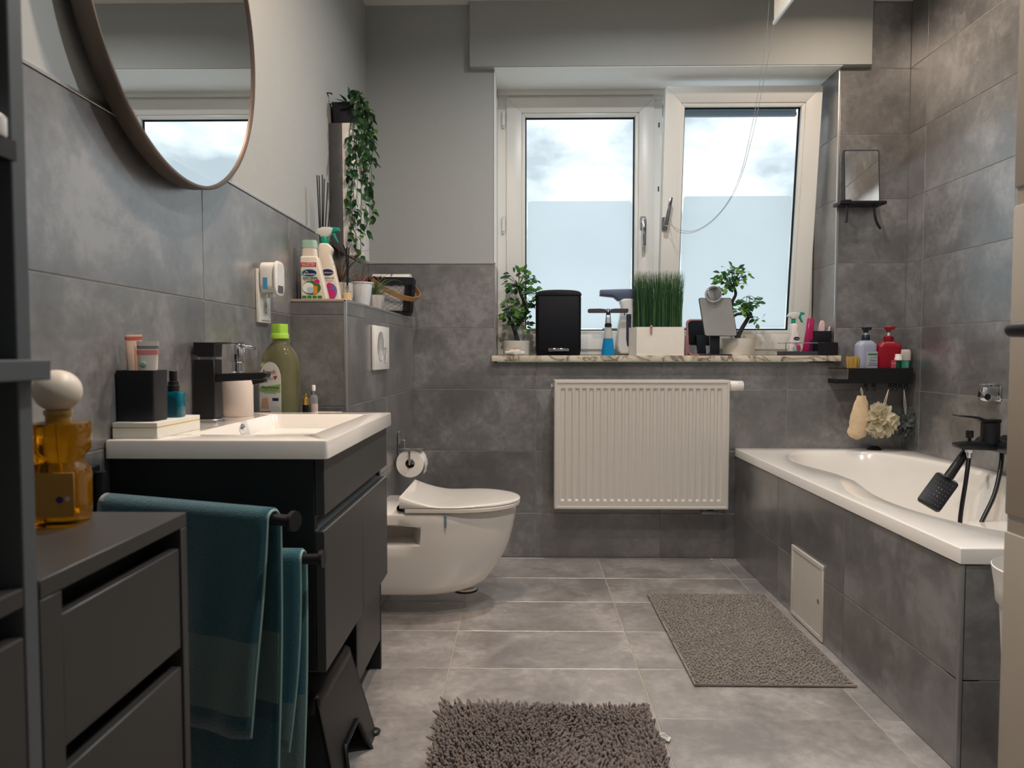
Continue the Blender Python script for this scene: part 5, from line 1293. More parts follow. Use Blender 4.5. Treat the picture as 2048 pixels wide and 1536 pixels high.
# chrome hand-shower bracket higher up the wall
bk = at_x(1993, 787, XR)
t = thing('shower_bracket', 'chrome wall bracket above the bath tap', 'bracket', tuple(bk))
part('wall_plate', G().box(-0.006, 0.0, -0.03, 0.03, -0.03, 0.035, 0.003, 2), CHROME, t)
part('clamp', G().prism([(-0.006, 0.028), (-0.052, 0.026), (-0.060, -0.018), (-0.050, -0.030), (-0.006, -0.026)], -0.024, 0.024, 'y', 0.004, 2), CHROME, t)
part('clamp_bore', G().cyl((-0.050, -0.0245, -0.012), (-0.050, -0.0255, -0.012), 0.012, n=20), GASKET, t)
part('cover', G().box(-0.064, -0.004, -0.03, 0.03, 0.034, 0.038, 0.001, 1), CHROME, t)

# white bin partly behind the door
t = thing('white_bin', 'white plastic bin with a flared rim behind the open door', 'bin', (1.108, 1.45, 0.0))
part('bucket', G().lathe([(0.001, 0.0), (0.085, 0.0), (0.088, 0.006), (0.107, 0.455), (0.118, 0.470), (0.120, 0.500), (0.127, 0.545), (0.125, 0.547), (0.112, 0.49), (0.085, 0.01)], n=48, cap=False), WPLAST, t)
# ================================================================== WINDOW SILL
SZ = SILL_Z + 0.0005
def sx(px, Y): return at_y(px, 709, Y).x
def sz(py, Y, px=1250): return at_y(px, py, Y).z
# bonsai builder: trunk paths and leaf clouds given as photo pixels at depth Y
BON = [leaf_mesh('bonsai_leaf', 0.034, 0.025, mat('bonsai_green', (58, 108, 52), 0.4, var=0.3, translucent=0.4), 0.15, 0.1), leaf_mesh('bonsai_leaf', 0.031, 0.023, mat('bonsai_light', (104, 156, 56), 0.4, var=0.25, translucent=0.5), 0.15, 0.2), leaf_mesh('bonsai_leaf', 0.036, 0.024, mat('bonsai_dark', (38, 74, 46), 0.4, var=0.3, translucent=0.25), 0.2, 0.15)]
BARK = mat('bonsai_bark', (46, 42, 44), 0.8, bump=0.6, bscale=90)
def bonsai(label, pot_px, Y, pot_g, pot_m, trunks, clouds, seed, soil_z, light):
    bx = sx(pot_px, Y); T = thing('bonsai_tree', label, 'plant', (bx, Y, SZ), group='bonsai trees on the window sill')
    o0 = Vector((bx, Y, SZ)); part('pot', pot_g, pot_m, T); rnd = random.Random(seed)
    part('soil', G().lathe([(0.001, soil_z), (0.060, soil_z)], n=24, cap=False), mat('dark_soil', (40, 36, 34), 0.95, bump=0.5), T)
    for pts, r0, r1 in trunks:
        sm = smoothpath([at_y(x, y, Y + dy) - o0 for x, y, dy in pts], 6); n_ = len(sm)
        part('trunk', G().tube(sm, [r0 + (r1 - r0) * i / (n_ - 1) for i in range(n_)], 10), BARK, T)
    for cx_, cy_, rx_, ry_, n_, anchor in clouds:
        a0 = at_y(anchor[0], anchor[1], Y) - o0
        for k in range(n_):
            while True:
                u = Vector((rnd.uniform(-1, 1), rnd.uniform(-1, 1), rnd.uniform(-1, 1)))
                if 0.25 < u.length < 1: break
            c0 = at_y(cx_, cy_, Y) - o0; k_ = mpp(Y)
            p = c0 + Vector((u.x * rx_ * k_, u.y * 0.055, u.z * ry_ * k_))
            d_ = Vector((u.x + rnd.uniform(-0.6, 0.6), u.y + rnd.uniform(-0.6, 0.6), u.z * 0.6 + rnd.uniform(-0.5, 0.3)))
            put_leaf(T, BON[1] if rnd.random() < light else BON[rnd.choice((0, 0, 2))], p, d_, (rnd.uniform(-0.5, 0.5), -0.8, 0.9), rnd.uniform(0.7, 1.05))
            if k % 3 == 0: part('twig', G().tube(smoothpath([a0, (a0 + p) / 2 + Vector((0, 0, 0.006)), p], 3), 0.0012, 5), BARK, T)
    return T
Y1 = 3.545
rp1 = 28 * mpp(Y1)
bonsai('bonsai with a low round pot at the left end of the window sill', 1034, Y1,
       G().lathe([(0.001, 0), (rp1 - 0.004, 0), (rp1 - 0.001, 0.003), (rp1, 0.070), (rp1 - 0.004, 0.072), (rp1 - 0.006, 0.058), (0.001, 0.057)], n=44), mat('bonsai_pot_stone', (206, 202, 194), 0.7, bump=0.4, bscale=90),
       [([(1036, 690, 0), (1034, 676, 0), (1027, 655, -.01), (1020, 640, -.01), (1016, 626, 0)], 0.013, 0.006), ([(1028, 660, 0), (1044, 640, 0), (1053, 622, 0), (1047, 602, 0), (1040, 585, 0), (1037, 570, 0)], 0.010, 0.006)],
       [(1040, 562, 34, 24, 84, (1037, 575)), (1060, 585, 18, 26, 34, (1044, 590)), (1023, 622, 21, 24, 76, (1017, 630)), (1062, 622, 16, 16, 14, (1052, 622)), (1045, 646, 18, 14, 18, (1040, 645))], 21, 0.057, 0.25)
# crumpled paper with cotton picks
pY = 3.437; px0 = sx(1030, pY)
t = thing('paper_packet', 'crumpled white packet of wooden picks in front of the left bonsai', 'packet', (px0, pY, SZ))
g = G().ball((0, 0, 0.014), (0.050, 0.016, 0.014), 22, 12)
g.warp(lambda v: (v.x + 0.008 * noise.noise(v * 60), v.y + 0.003 * noise.noise(v * 80 + Vector((3, 0, 0))), max(0.0, v.z + 0.010 * noise.noise(v * 50 + Vector((0, 7, 0))))))
part('paper', g, mat('crumpled_paper', (214, 212, 208), 0.7), t)
for k in range(9):
    a_ = -0.5 + k * 0.12; part('pick', G().cyl((-0.045 + k * 0.004, -0.006 + (k % 3) * 0.006, 0.030 + 0.003 * (k % 2)), (0.040 - k * 0.005, -0.004 + (k % 4) * 0.004, 0.036 + 0.006 * (k % 3) - 0.003 * k), 0.0012, n=6), mat('pale_wood', (206, 176, 130), 0.7), t)

# black lidded bin
Y2 = 3.50
x0, x1 = sx(1072, Y2 - 0.07), sx(1162, Y2 - 0.07); w = x1 - x0; hh = sz(582, Y2) - SZ
t = thing('cosmetic_bin', 'small black bin with a domed lid on the window sill', 'bin', ((x0 + x1) / 2, Y2, SZ))
BINB = mat('bin_black', (13, 15, 22), 0.6, ior=1.25)
zb = hh - 0.030
part('bin_body', G().loft([[(x, y, z) for x, y in rrect(w - e_, 0.16 - e_, 0.018, 5)] for e_, z in ((0.012, 0), (0.006, 0.006), (0.0, 0.03), (0.0, zb - 0.003), (0.004, zb))]), BINB, t)
def dome(q): return [(x, y, zb + 0.0005 + (hh - zb) * math.sqrt(max(0, 1 - (x / (w / 2 + 0.004)) ** 4)) * (1 if q else 0)) for x, y in rrect(w + 0.002, 0.162, 0.018, 5)]
out = [(-w / 2 - 0.001, zb + 0.001), (w / 2 + 0.001, zb + 0.001), (w / 2 + 0.001, zb + 0.010)] + [((w / 2 - 0.004) * math.cos(R(a_)) , zb + 0.012 + (hh - zb - 0.012) * math.sin(R(a_)) ** 0.6) for a_ in range(8, 176, 8)] + [(-w / 2 - 0.001, zb + 0.010)]
part('lid', G().prism(out, -0.081, 0.081, 'y', 0.003, 2), mat('black_lid', (26, 26, 30), 0.5, ior=1.3), t)
zc = sz(699.5, Y2 - 0.085) - SZ
part('pedal', G().box(-0.050, 0.050, -0.094, -0.080, zc - 0.007, zc + 0.007, 0.003, 2), CHROME, t)
part('hinge_tab', G().box(w / 2, w / 2 + 0.006, 0.02, 0.04, zb - 0.02, zb), STEEL, t)

# squeegee spray bottle with blue liquid
Y3 = 3.53
bx = sx(1216, Y3); T_ = lambda py: sz(py, Y3) - SZ
t = thing('squeegee_sprayer', 'spray bottle of blue cleaner with a black squeegee head', 'spray bottle', (bx, Y3, SZ))
BLUEL = mat('blue_liquid', (40, 170, 225), 0.15, trans=0.3, translucent=0.35); FROST = mat('frosted_plastic', (226, 226, 226), 0.35, trans=0.35, translucent=0.3)
part('liquid', G().lathe([(0.001, 0), (0.032, 0), (0.033, 0.004), (0.031, 0.03), (0.0235, T_(677)), (0.001, T_(677))], n=32, sy=0.75), BLUEL, t)
part('bottle_neck', G().lathe([(0.0236, T_(677)), (0.020, T_(665)), (0.0165, T_(654)), (0.001, T_(654))], n=32, sy=0.75), FROST, t)
part('collar', G().lathe([(0.0165, T_(654)), (0.0172, T_(652)), (0.0172, T_(648)), (0.012, T_(646))], n=24), BPLAST, t)
part('pump_head', G().prism([(-0.010, T_(647)), (0.010, T_(647)), (0.008, T_(634)), (-0.008, T_(634))], -0.009, 0.009, 'y', 0.002, 1), FROST, t)
part('yoke', G().prism([(-0.014, T_(646)), (-0.011, T_(646)), (-0.0085, T_(630)), (0.0085, T_(630)), (0.011, T_(646)), (0.014, T_(646)), (0.010, T_(626)), (0.006, T_(617)), (0.002, T_(617)), (0.002, T_(624)), (-0.003, T_(624)), (-0.003, T_(617)), (-0.007, T_(617)), (-0.010, T_(626))], -0.006, 0.006, 'y', 0.001, 1), BPLAST, t)
part('squeegee_bar', G().prism([(-0.100, T_(625.5)), (-0.102, T_(620)), (-0.096, T_(617.5)), (-0.040, T_(617)), (-0.010, T_(618.5)), (-0.010, T_(626)), (-0.092, T_(626))], -0.005, 0.005, 'y', 0.002, 1).prism([(0.010, T_(626)), (0.010, T_(618.5)), (0.034, T_(617)), (0.098, T_(617.3)), (0.100, T_(621)), (0.095, T_(626))], -0.005, 0.005, 'y', 0.002, 1), mat('dark_rubber', (62, 56, 60), 0.6), t)

# window vacuum
Y4 = 3.615
bx = sx(1252, Y4); T_ = lambda py: sz(py, Y4) - SZ; P_ = lambda px: sx(px, Y4) - bx
t = thing('window_vacuum', 'white and dark blue cordless window vacuum leaning behind the grass planter', 'window vacuum', (bx, Y4, SZ))
SLATE = mat('slate_blue_plastic', (84, 96, 122), 0.4); SLATED = mat('dark_slate', (44, 50, 68), 0.5); WARMW = mat('vac_white', (216, 214, 212), 0.35)
head = [(1199, 580), (1232, 579), (1300, 578), (1300, 594), (1268, 598), (1240, 602), (1228, 594), (1214, 591), (1199, 592)]
part('suction_head', G().prism([(P_(a_), T_(b_)) for a_, b_ in head], -0.022, 0.022, 'y', 0.004, 2), SLATE, t)
part('rubber_lip', G().prism([(P_(1199), T_(592)), (P_(1199), T_(589)), (P_(1224), T_(590)), (P_(1238), T_(600)), (P_(1236), T_(603)), (P_(1226), T_(595))], -0.0235, 0.0235, 'y', 0.001, 1), SLATED, t)
bod = [(1237, 602), (1246, 598), (1258, 598), (1272, 600), (1276, 630), (1276, 700), (1268, 708), (1240, 708), (1235, 700), (1233, 690), (1236, 650), (1241, 625), (1241, 612)]
part('motor_body', G().prism([(P_(a_), max(0, T_(b_))) for a_, b_ in bod], -0.036, 0.036, 'y', 0.010, 3), WARMW, t)
gr = [(1250, 629), (1260, 629), (1260, 690), (1256, 694), (1252, 692), (1250, 680)]
part('grip', G().prism([(P_(a_), T_(b_)) for a_, b_ in gr], -0.0375, -0.034, 'y', 0.001, 1), SLATED, t)
part('power_button', G().ball((P_(1246.5), -0.0365, T_(629)), (0.003, 0.002, 0.006), 10, 8), SLATED, t)
# artificial grass in a white planter
Y5 = 3.515
xa, xc, xb = sx(1258, Y5 + 0.04), sx(1273, Y5 - 0.055), sx(1368, Y5 - 0.055)
zt_ = sz(654, Y5 - 0.05) - SZ
t = thing('grass_planter', 'tall artificial grass in a white rectangular planter', 'plant', ((xc + xb) / 2, Y5, SZ))
w = xb - xc; hx = w / 2; sk = (xa - xc)
out = [(-hx, -0.055), (hx, -0.055), (hx - 0.005, 0.055), (-hx + sk, 0.050)]
inn = [(-hx + 0.004, -0.051), (hx - 0.004, -0.051), (hx - 0.009, 0.051), (-hx + sk + 0.004, 0.046)]
WCER = mat('matt_white_ceramic', (228, 222, 212), 0.45)
part('planter', G().loft([[(x, y, z) for x, y in pp] for pp, z in ((out, 0), (out, zt_), (inn, zt_), (inn, zt_ - 0.02))]), WCER, t, ang=20)
rnd = random.Random(5); GRASSM = [mat('grass_mid', (64, 104, 62), 0.5, var=0.4, vscale=90, translucent=0.25), mat('grass_dark', (38, 66, 52), 0.5, var=0.4, vscale=90, translucent=0.15), mat('grass_pale', (112, 150, 84), 0.5, var=0.3, vscale=90, translucent=0.35)]
top = sz(541, Y5) - SZ - zt_ + 0.02
gs = [bmesh.new() for _ in range(3)]
for k in range(1500):
    x, y = rnd.uniform(-hx + 0.006, hx - 0.006), rnd.uniform(-0.048, 0.046)
    if y > 0: x += sk * 0.5 * (y / 0.05)
    x = max(-hx + sk * 0.9, min(hx - 0.006, x))
    L_ = top * rnd.uniform(0.80, 1.0); dx, dy = rnd.gauss(0, 0.010) + 0.010 * (x / hx), rnd.gauss(0, 0.010); wd = rnd.uniform(0.0011, 0.0019); a_ = rnd.uniform(0, 3.14)
    b_ = gs[0 if rnd.random() < 0.5 else (2 if rnd.random() < 0.35 else 1)]; ca, sa = math.cos(a_) * wd, math.sin(a_) * wd
    pv = None
    for i in range(4):
        q = i / 3; p = Vector((x + dx * q * q, y + dy * q * q, zt_ - 0.02 + L_ * q)); f = 1 - q * 0.85
        cur = [b_.verts.new(p + Vector((ca * f, sa * f, 0))), b_.verts.new(p - Vector((ca * f, sa * f, 0)))]
        if pv: b_.faces.new((pv[0], pv[1], cur[1], cur[0]))
        pv = cur
for b_, mm in zip(gs, GRASSM):
    g = G(); g._add(b_); part('grass_blades', g, mm, t, kind='stuff')
o = thing('pink_clip', 'small pink hair clip on the rim of the white planter', 'clip', (sx(1302, Y5 - 0.06), Y5 - 0.058, SZ + zt_))
part('jaw', G().prism(rrect(0.010, 0.042, 0.004, 3, 0, -0.012), -0.006, -0.0015, 'y', 0.001, 1), mat('dusty_pink', (176, 128, 130), 0.5), o)
part('spring', G().cyl((-0.006, -0.007, 0.0), (0.006, -0.007, 0.0), 0.003, n=10), mat('dusty_pink'), o)

# pink framed mirror leaning
Y6 = 3.575
ROSE = mat('rose_plastic', (178, 122, 124), 0.4)
t = thing('pink_mirror', 'small mirror with a rounded pink frame standing beside the planter', 'mirror', (sx(1399, Y6), Y6, SZ), rot=(R(-9), 0, R(4)))
mw, mh = 48 * mpp(Y6), sz(637, Y6) - SZ
part('frame', G().loft([[(x, y, z) for x, z in rrect(mw - e_, mh - e_, 0.022, 6, 0, mh / 2)] for e_, y in ((0.0, 0.008), (0.0, 0.0), (0.002, -0.002), (0.014, -0.002), (0.016, 0.001))]), ROSE, t)
part('mirror_glass', G().prism(rrect(mw - 0.015, mh - 0.015, 0.016, 6, 0, mh / 2), -0.0012, 0.0, 'y'), MIRRORM, t)
o = part('stand', G().prism([(-mw / 2 - 0.014, 0.0), (-mw / 2 - 0.002, 0.0), (-mw / 2 - 0.002, mh * 0.52), (-mw / 2 - 0.008, mh * 0.54)], -0.012, 0.004, 'y', 0.002, 1), ROSE, t)

# table mirror on a black stand with a small round suction mirror
Y7 = 3.47
c4 = [at_y(x, y, Y7) for x, y in ((1397, 595), (1463, 597), (1474, 671), (1409, 673))]
cc = sum(c4, Vector()) / 4
t = thing('table_mirror', 'tilted rectangular mirror on a black stand', 'mirror', (sx(1431, Y7), Y7, SZ))
part('base', G().lathe([(0.001, 0), (0.078, 0), (0.080, 0.002), (0.079, 0.006), (0.001, 0.007)], n=44, sy=0.6), NAVYBL, t)
part('post', G().box(-0.024, 0.022, 0.006, 0.020, 0.004, 0.14, 0.003, 2), NAVYBL, t)
ca, sa = c4[1] - c4[0], c4[3] - c4[0]
ux = ((c4[1] - c4[0]) + (c4[2] - c4[3])).normalized(); vz_ = ((c4[0] - c4[3]) + (c4[1] - c4[2])); ww = (ca.length + (c4[2] - c4[3]).length) / 2; hh2 = vz_.length / 2
roll = math.atan2(ux.z, ux.x); shear = (c4[0].x - c4[3].x + c4[1].x - c4[2].x) / 2 / hh2
def tm(e_, y, r_=0.010):
    return [(cc.x - t.location.x + a_ + shear * b_ * 0.9, y + b_ * 0.10, cc.z - SZ + b_) for a_, b_ in rrect(ww - e_, hh2 - e_, r_, 5)]
part('frame', G().loft([tm(0.004, 0.006), tm(0.0, 0.004), tm(0.0, -0.003), tm(0.005, -0.004)]), NAVYBL, t)
part('mirror_glass', G().loft([tm(0.005, -0.0038), tm(0.006, -0.0046)]), mat('dusty_mirror', (222, 221, 218), 0.14, 0.75, var=0.10, vscale=25), t)
o = thing('round_mirror_small', 'small round suction mirror stuck on top of the tilted table mirror', 'mirror', tuple(at_y(1427, 588, Y7 - 0.012)), rot=(R(88), 0, 0))
r_ = 16.5 * mpp(Y7)
part('rim', G().lathe([(r_ - 0.004, 0.006), (r_ - 0.001, 0.006), (r_, 0.004), (r_, -0.006), (r_ - 0.004, -0.010)], n=40, cap=False), mat('clear_rim', (190, 186, 186), 0.2), o)
part('mirror_glass', G().ball((0, 0, 0.001), (r_ - 0.003, r_ - 0.003, 0.004), 32, 12), MIRRORM, o)
part('hinge_tab', G().box(r_ - 0.002, r_ + 0.012, -0.006, 0.004, -0.006, 0.002, 0.001, 1), BPLAST, o)

# right bonsai
Y8 = 3.56
w1, w0 = 33 * mpp(Y8), 30 * mpp(Y8); hp_ = sz(677, Y8) - SZ
g = G().lathe([(0.001, 0), (w0 - 0.003, 0), (w0, 0.004), (w1 - 0.001, hp_ - 0.003), (w1, hp_), (w1 - 0.005, hp_), (w1 - 0.008, hp_ - 0.012), (0.001, hp_ - 0.013)], n=44)
bonsai('bonsai with a looped trunk in a plain white pot behind the tilted mirror', 1477, Y8, g, WCER,
       [([(1478, 684, 0), (1477, 672, 0), (1485, 655, 0), (1494, 640, 0), (1497, 632, 0), (1490, 628, 0), (1476, 628, 0), (1468, 632, 0)], 0.012, 0.007), ([(1474, 676, 0), (1468, 655, 0), (1462, 630, 0), (1464, 606, 0), (1471, 590, 0), (1470, 580, 0), (1466, 572, 0)], 0.010, 0.006)],
       [(1466, 553, 36, 22, 92, (1467, 574)), (1448, 566, 20, 18, 24, (1466, 574)), (1500, 606, 20, 18, 46, (1494, 630)), (1484, 618, 14, 12, 18, (1486, 628)), (1516, 640, 12, 12, 12, (1497, 633))], 33, hp_ - 0.013, 0.45)

# organiser tray with wire rail
Y9 = 3.475
xa, xm, xb = sx(1562, Y9), sx(1626, Y9), sx(1673, Y9 - 0.04)
t = thing('organiser_tray', 'black tray with a wire rail at the right end of the sill', 'tray', ((xa + xb) / 2, Y9, SZ))
W('tray_base', G().box(xa, xb, Y9 - 0.055, Y9 + 0.055, SZ, SZ + 0.003).box(xa, xm, Y9 - 0.0555, Y9 - 0.052, SZ, SZ + 0.020).box(xa, xa + 0.003, Y9 - 0.055, Y9 + 0.055, SZ, SZ + 0.020).box(xa, xb, Y9 + 0.052, Y9 + 0.055, SZ, SZ + 0.020), mat('tray_grey', (60, 62, 66), 0.4))
W('closed_end', G().box(xm, xb, Y9 - 0.057, Y9 - 0.052, SZ, SZ + 0.062, 0.001, 1).box(xb - 0.004, xb, Y9 - 0.055, Y9 + 0.055, SZ, SZ + 0.062, 0.001, 1), BMETAL)
zr = SZ + 0.060
W('wire_rail', G().tube([(xm, Y9 - 0.054, zr), (xa + 0.006, Y9 - 0.054, zr), (xa + 0.002, Y9 - 0.048, zr), (xa + 0.002, Y9 + 0.05, zr)], 0.0022, 8).cyl((xa + 0.003, Y9 - 0.053, SZ + 0.018), (xa + 0.003, Y9 - 0.053, zr), 0.0022, n=8).cyl((xa + 0.055, Y9 - 0.054, SZ + 0.018), (xa + 0.055, Y9 - 0.054, zr), 0.0022, n=8), STEEL)
def pr2(T, y):
    disc(T, 0.004, 0.078, 0.016, 0.009, y, NAVYP); rect(T, -0.014, 0.020, 0.056, 0.060, y, MAGP); rect(T, -0.010, 0.020, 0.050, 0.053, y, MAGP); disc(T, 0.006, 0.030, 0.019, 0.016, y, GRNP); disc(T, 0.002, 0.030, 0.013, 0.013, y - 0.0004, LBLP); disc(T, 0.016, 0.034, 0.009, 0.013, y - 0.0006, MAGP)
    text('brand_lettering', 'Dr. Beckmann', 0.0052, WHP, T, fl(y - 0.0006, 0.004, 0.077))
trigger_bottle('white trigger spray bottle with a green collar in the sill tray', (sx(1588, Y9 + 0.01), Y9 + 0.012, SZ + 0.0035), R(4), 0.152, 0.062, 0.036, pr2, mat('bottle_white_pink', (232, 222, 218), 0.3))
t = thing('magenta_spray_can', 'slim magenta bottle beside the white spray bottle', 'bottle', (sx(1612, Y9), Y9 - 0.012, SZ + 0.0035), rot=(0, R(5), 0))
hm = sz(636, Y9) - SZ - 0.006
part('body', G().loft([[(x, y, z) for x, y in rrect(w_, d_, 0.010, 4)] for w_, d_, z in ((0.042, 0.034, 0), (0.044, 0.036, 0.003), (0.032, 0.026, hm - 0.004), (0.028, 0.022, hm))]), mat('magenta_gloss', (158, 28, 82), 0.2), t)
part('paper_label', G().box(0.002, 0.018, -0.0190, -0.0175, 0.02, 0.075), mat('dark_plum', (60, 26, 50), 0.4), t)
# black cup with tubes
t = thing('black_cup', 'square black cup with brushes at the right end of the sill', 'cup', (sx(1639, Y9), Y9 + 0.006, SZ + 0.0035))
zc = sz(664, Y9) - SZ
part('cup', G().loft([[(x, y, z) for x, y in rrect(w_, w_ * 0.9, 0.006, 3)] for w_, z in ((0.072, 0), (0.074, 0.002), (0.088, zc), (0.082, zc), (0.070, 0.01))]), NAVYBL, t)
c0 = t.location
CORAL = mat('coral_plastic', (228, 120, 100), 0.4); PALEP = mat('pale_pink', (226, 196, 196), 0.4)
def tool(name, label, dx, dy, tilt, h, w_, m1, m2, cat):
    T = thing(name, label, cat, (c0.x + dx, c0.y + dy, SZ + 0.014), rot=(R(3), tilt, 0))
    part('handle', G().prism([(-w_ * 0.35, 0), (w_ * 0.35, 0), (w_ * 0.45, h * 0.6), (-w_ * 0.45, h * 0.6)], -0.004, 0.004, 'y', 0.0015, 1), m1, T)
    part('head', G().prism([(-w_ * 0.5, h * 0.60), (w_ * 0.5, h * 0.60), (w_ * 0.42, h * 0.88), (w_ * 0.2, h), (-w_ * 0.2, h), (-w_ * 0.42, h * 0.88)], -0.006, 0.006, 'y', 0.002, 1), m2, T)
tool('nail_file', 'red and white file leaning out of the black cup to the left', -0.030, -0.01, R(-14), 0.145, 0.012, REDP, WPLAST, 'file')
tool('hair_brush', 'pink patterned brush in the black cup', 0.004, 0.0, R(2), 0.155, 0.030, PALEP, PALEP, 'brush')
tool('coral_razor', 'coral razor standing in the black cup', 0.012, 0.015, R(4), 0.152, 0.022, CORAL, CORAL, 'razor')
tool('dark_pink_stick', 'dark pink stick at the right side of the black cup', 0.028, 0.004, R(9), 0.128, 0.010, mat('plum_red', (150, 40, 70), 0.4), PALEP, 'stick')

# ================================================================== SHOWER CORNER
# upper shelf with mirror
YU = YB - 0.001
zS = sz(404, YB - 0.05, 1715)
ua, ub = at_y(1662, 406, YB - 0.05).x, at_y(1767, 406, YB - 0.05).x
ua = max(ua, WX1 - 0.02)
t = thing('mirror_shelf', 'thin black shelf with hooks high on the back wall', 'shelf', ((ua + ub) / 2, YU, zS))
W('board', G().box(ua, ub, YB - 0.085, YU, zS - 0.016, zS, 0.004, 2), BMETAL)
W('hook', G().cyl((ua + 0.038, YB - 0.07, zS - 0.012), (ua + 0.034, YB - 0.072, zS - 0.100), 0.0055, n=10).box(ua - 0.002, ua + 0.05, YB - 0.090, YB - 0.06, zS - 0.016, zS + 0.004, 0.003, 1), BMETAL)
hk = [at_y(x, y, YB - 0.06) for x, y in ((1749, 408), (1749, 425), (1753, 443), (1761, 458))]
W('hook', G().tube(smoothpath(hk, 4), 0.006, 8), BMETAL)
q = [at_y(x, y, YB - 0.04) for x, y in ((1692, 297), (1765, 297), (1760, 403), (1689, 403))]
t = thing('shower_mirror', 'frameless rectangular mirror leaning on the thin black shelf', 'mirror', ((q[2].x + q[3].x) / 2, YB - 0.034, zS), rot=(R(-4), 0, 0))
mw, mh = (q[1].x - q[0].x), q[0].z - zS
part('backing', G().prism(rrect(mw, mh, 0.008, 5, 0, mh / 2), -0.003, 0.006, 'y', 0.001, 1), mat('mirror_edge', (48, 52, 60), 0.3), t)
part('mirror_glass', G().prism(rrect(mw - 0.013, mh - 0.013, 0.006, 5, 0.001, mh / 2), -0.0042, -0.003, 'y'), MIRRORM, t)

# lower shelf with bottles
za, zb_ = sz(736, YB - 0.11, 1750), sz(767, YB - 0.11, 1750)
la, lb_ = at_y(1676, 750, YB - 0.11).x, at_y(1825, 750, YB - 0.11).x
lb_ = min(lb_, XR - 0.012)
t = thing('shower_shelf', 'black metal shower shelf with hooks above the bathtub', 'shelf', ((la + lb_) / 2, YU, zb_))
W('floor_plate', G().box(la, lb_, YB - 0.115, YU, zb_, zb_ + 0.003), BMETAL)
W('front_band', G().box(la + 0.045, lb_, YB - 0.117, YB - 0.113, zb_, za, 0.001, 1).box(la, la + 0.045, YB - 0.117, YB - 0.113, zb_, zb_ + 0.020).box(la, la + 0.045, YB - 0.117, YB - 0.113, za - 0.004, za), BMETAL)
W('end_band', G().box(la, la + 0.003, YB - 0.116, YU, zb_, zb_ + 0.02).box(la, la + 0.003, YB - 0.116, YU, za - 0.004, za).box(lb_ - 0.003, lb_, YB - 0.116, YU, zb_, za), BMETAL)
HOOKX = [at_y(x, 770, YB - 0.10).x for x in (1729, 1745, 1778, 1788, 1799, 1809)]
for hx_ in HOOKX:
    W('hook', G().box(hx_ - 0.009, hx_ + 0.009, YB - 0.112, YB - 0.109, zb_ - 0.018, zb_ + 0.001).tube(smoothpath([(hx_, YB - 0.110, zb_ - 0.015), (hx_, YB - 0.112, zb_ - 0.028), (hx_, YB - 0.122, zb_ - 0.033), (hx_, YB - 0.130, zb_ - 0.026), (hx_, YB - 0.130, zb_ - 0.018)], 4), 0.0028, 8), BMETAL)
fz_ = zb_ + 0.0035
def pump_bottle(label, x, Y, w, d_, hb, ht, bm_, cm, rz=0.0, knob=False):
    T = thing('pump_bottle', label, 'bottle', (x, Y, fz_), rz)
    part('bottle_body', G().loft([[(a_, b_, z) for a_, b_ in rrect(w * s, d_ * s2, min(d_ * s2, w * s) * 0.38, 6)] for s, s2, z in ((0.94, 0.94, 0), (1, 1, 0.004), (1, 1, hb * 0.86), (0.96, 0.96, hb * 0.91), (0.62, 0.74, hb * 0.985), (0.42, 0.6, hb))]), bm_, T)
    r_ = w * 0.185
    part('collar', G().lathe([(r_, hb - 0.001), (r_ * (1.06 if knob else 1.0), hb + 0.006), (r_ * (1.06 if knob else 1.0), hb + 0.022), (r_ * 0.8, hb + 0.027), (0.001, hb + 0.027)], n=26), cm, T)
    part('pump_stem', G().cyl((0, 0, hb + 0.025), (0, 0, ht - 0.018), 0.0055, n=12), WPLAST, T)
    part('pump_head', G().prism([(-0.009, ht - 0.027), (0.009, ht - 0.027), (0.010, ht - 0.014), (0.024, ht - 0.014), (0.030, ht), (-0.018, ht), (-0.017, ht - 0.014), (-0.010, ht - 0.014)], -0.008, 0.008, 'y', 0.002, 1), cm, T)
    return T
YS = YB - 0.062
hb = sz(681, YS, 1730) - fz_; ht = sz(654, YS, 1730) - fz_
DEEPT = mat('deep_teal_cap', (18, 38, 52), 0.4)
T1 = pump_bottle('grey-blue pump bottle with a dark teal pump on the shower shelf', at_y(1731, 700, YS).x, YS, 41 * mpp(YS), 0.060, hb, ht, mat('grey_blue_plastic', (160, 166, 186), 0.3), DEEPT, R(12))
yl = -0.0316
part('paper_label', G().box(-0.018, 0.040, -0.0322, -0.0312, 0.03, 0.145), mat('pale_label', (176, 182, 196), 0.4), T1)
disc(T1, 0.012, 0.046, 0.028, 0.020, -0.0323, mat('label_cream', (216, 206, 190), 0.5)); rect(T1, -0.010, 0.038, 0.128, 0.136, -0.0323, GRNP)
text('lettering', 'LOTION', 0.010, NAVYP, T1, fl(-0.0326, 0.020, 0.117)); text('lettering', 'Vitam', 0.016, NAVYP, T1, fl(-0.0326, 0.016, 0.104)); text('lettering', 'Schutz', 0.016, NAVYP, T1, fl(-0.0326, 0.016, 0.090)); rect(T1, -0.012, 0.038, 0.0795, 0.0815, -0.0323, NAVYP)
hb = sz(683, YS, 1776) - fz_; ht = sz(653, YS, 1776) - fz_
REDM = mat('red_plastic', (140, 14, 36), 0.3)
T2 = pump_bottle('dark red pump bottle on the shower shelf', at_y(1776, 700, YS).x, YS - 0.002, 46 * mpp(YS), 0.062, hb, ht, REDM, mat('red_cap', (126, 12, 32), 0.35), R(-8), True)
part('paper_label', G().box(0.002, 0.042, -0.0345, -0.0332, 0.02, 0.105), mat('rose_label', (176, 70, 90), 0.4), T2)
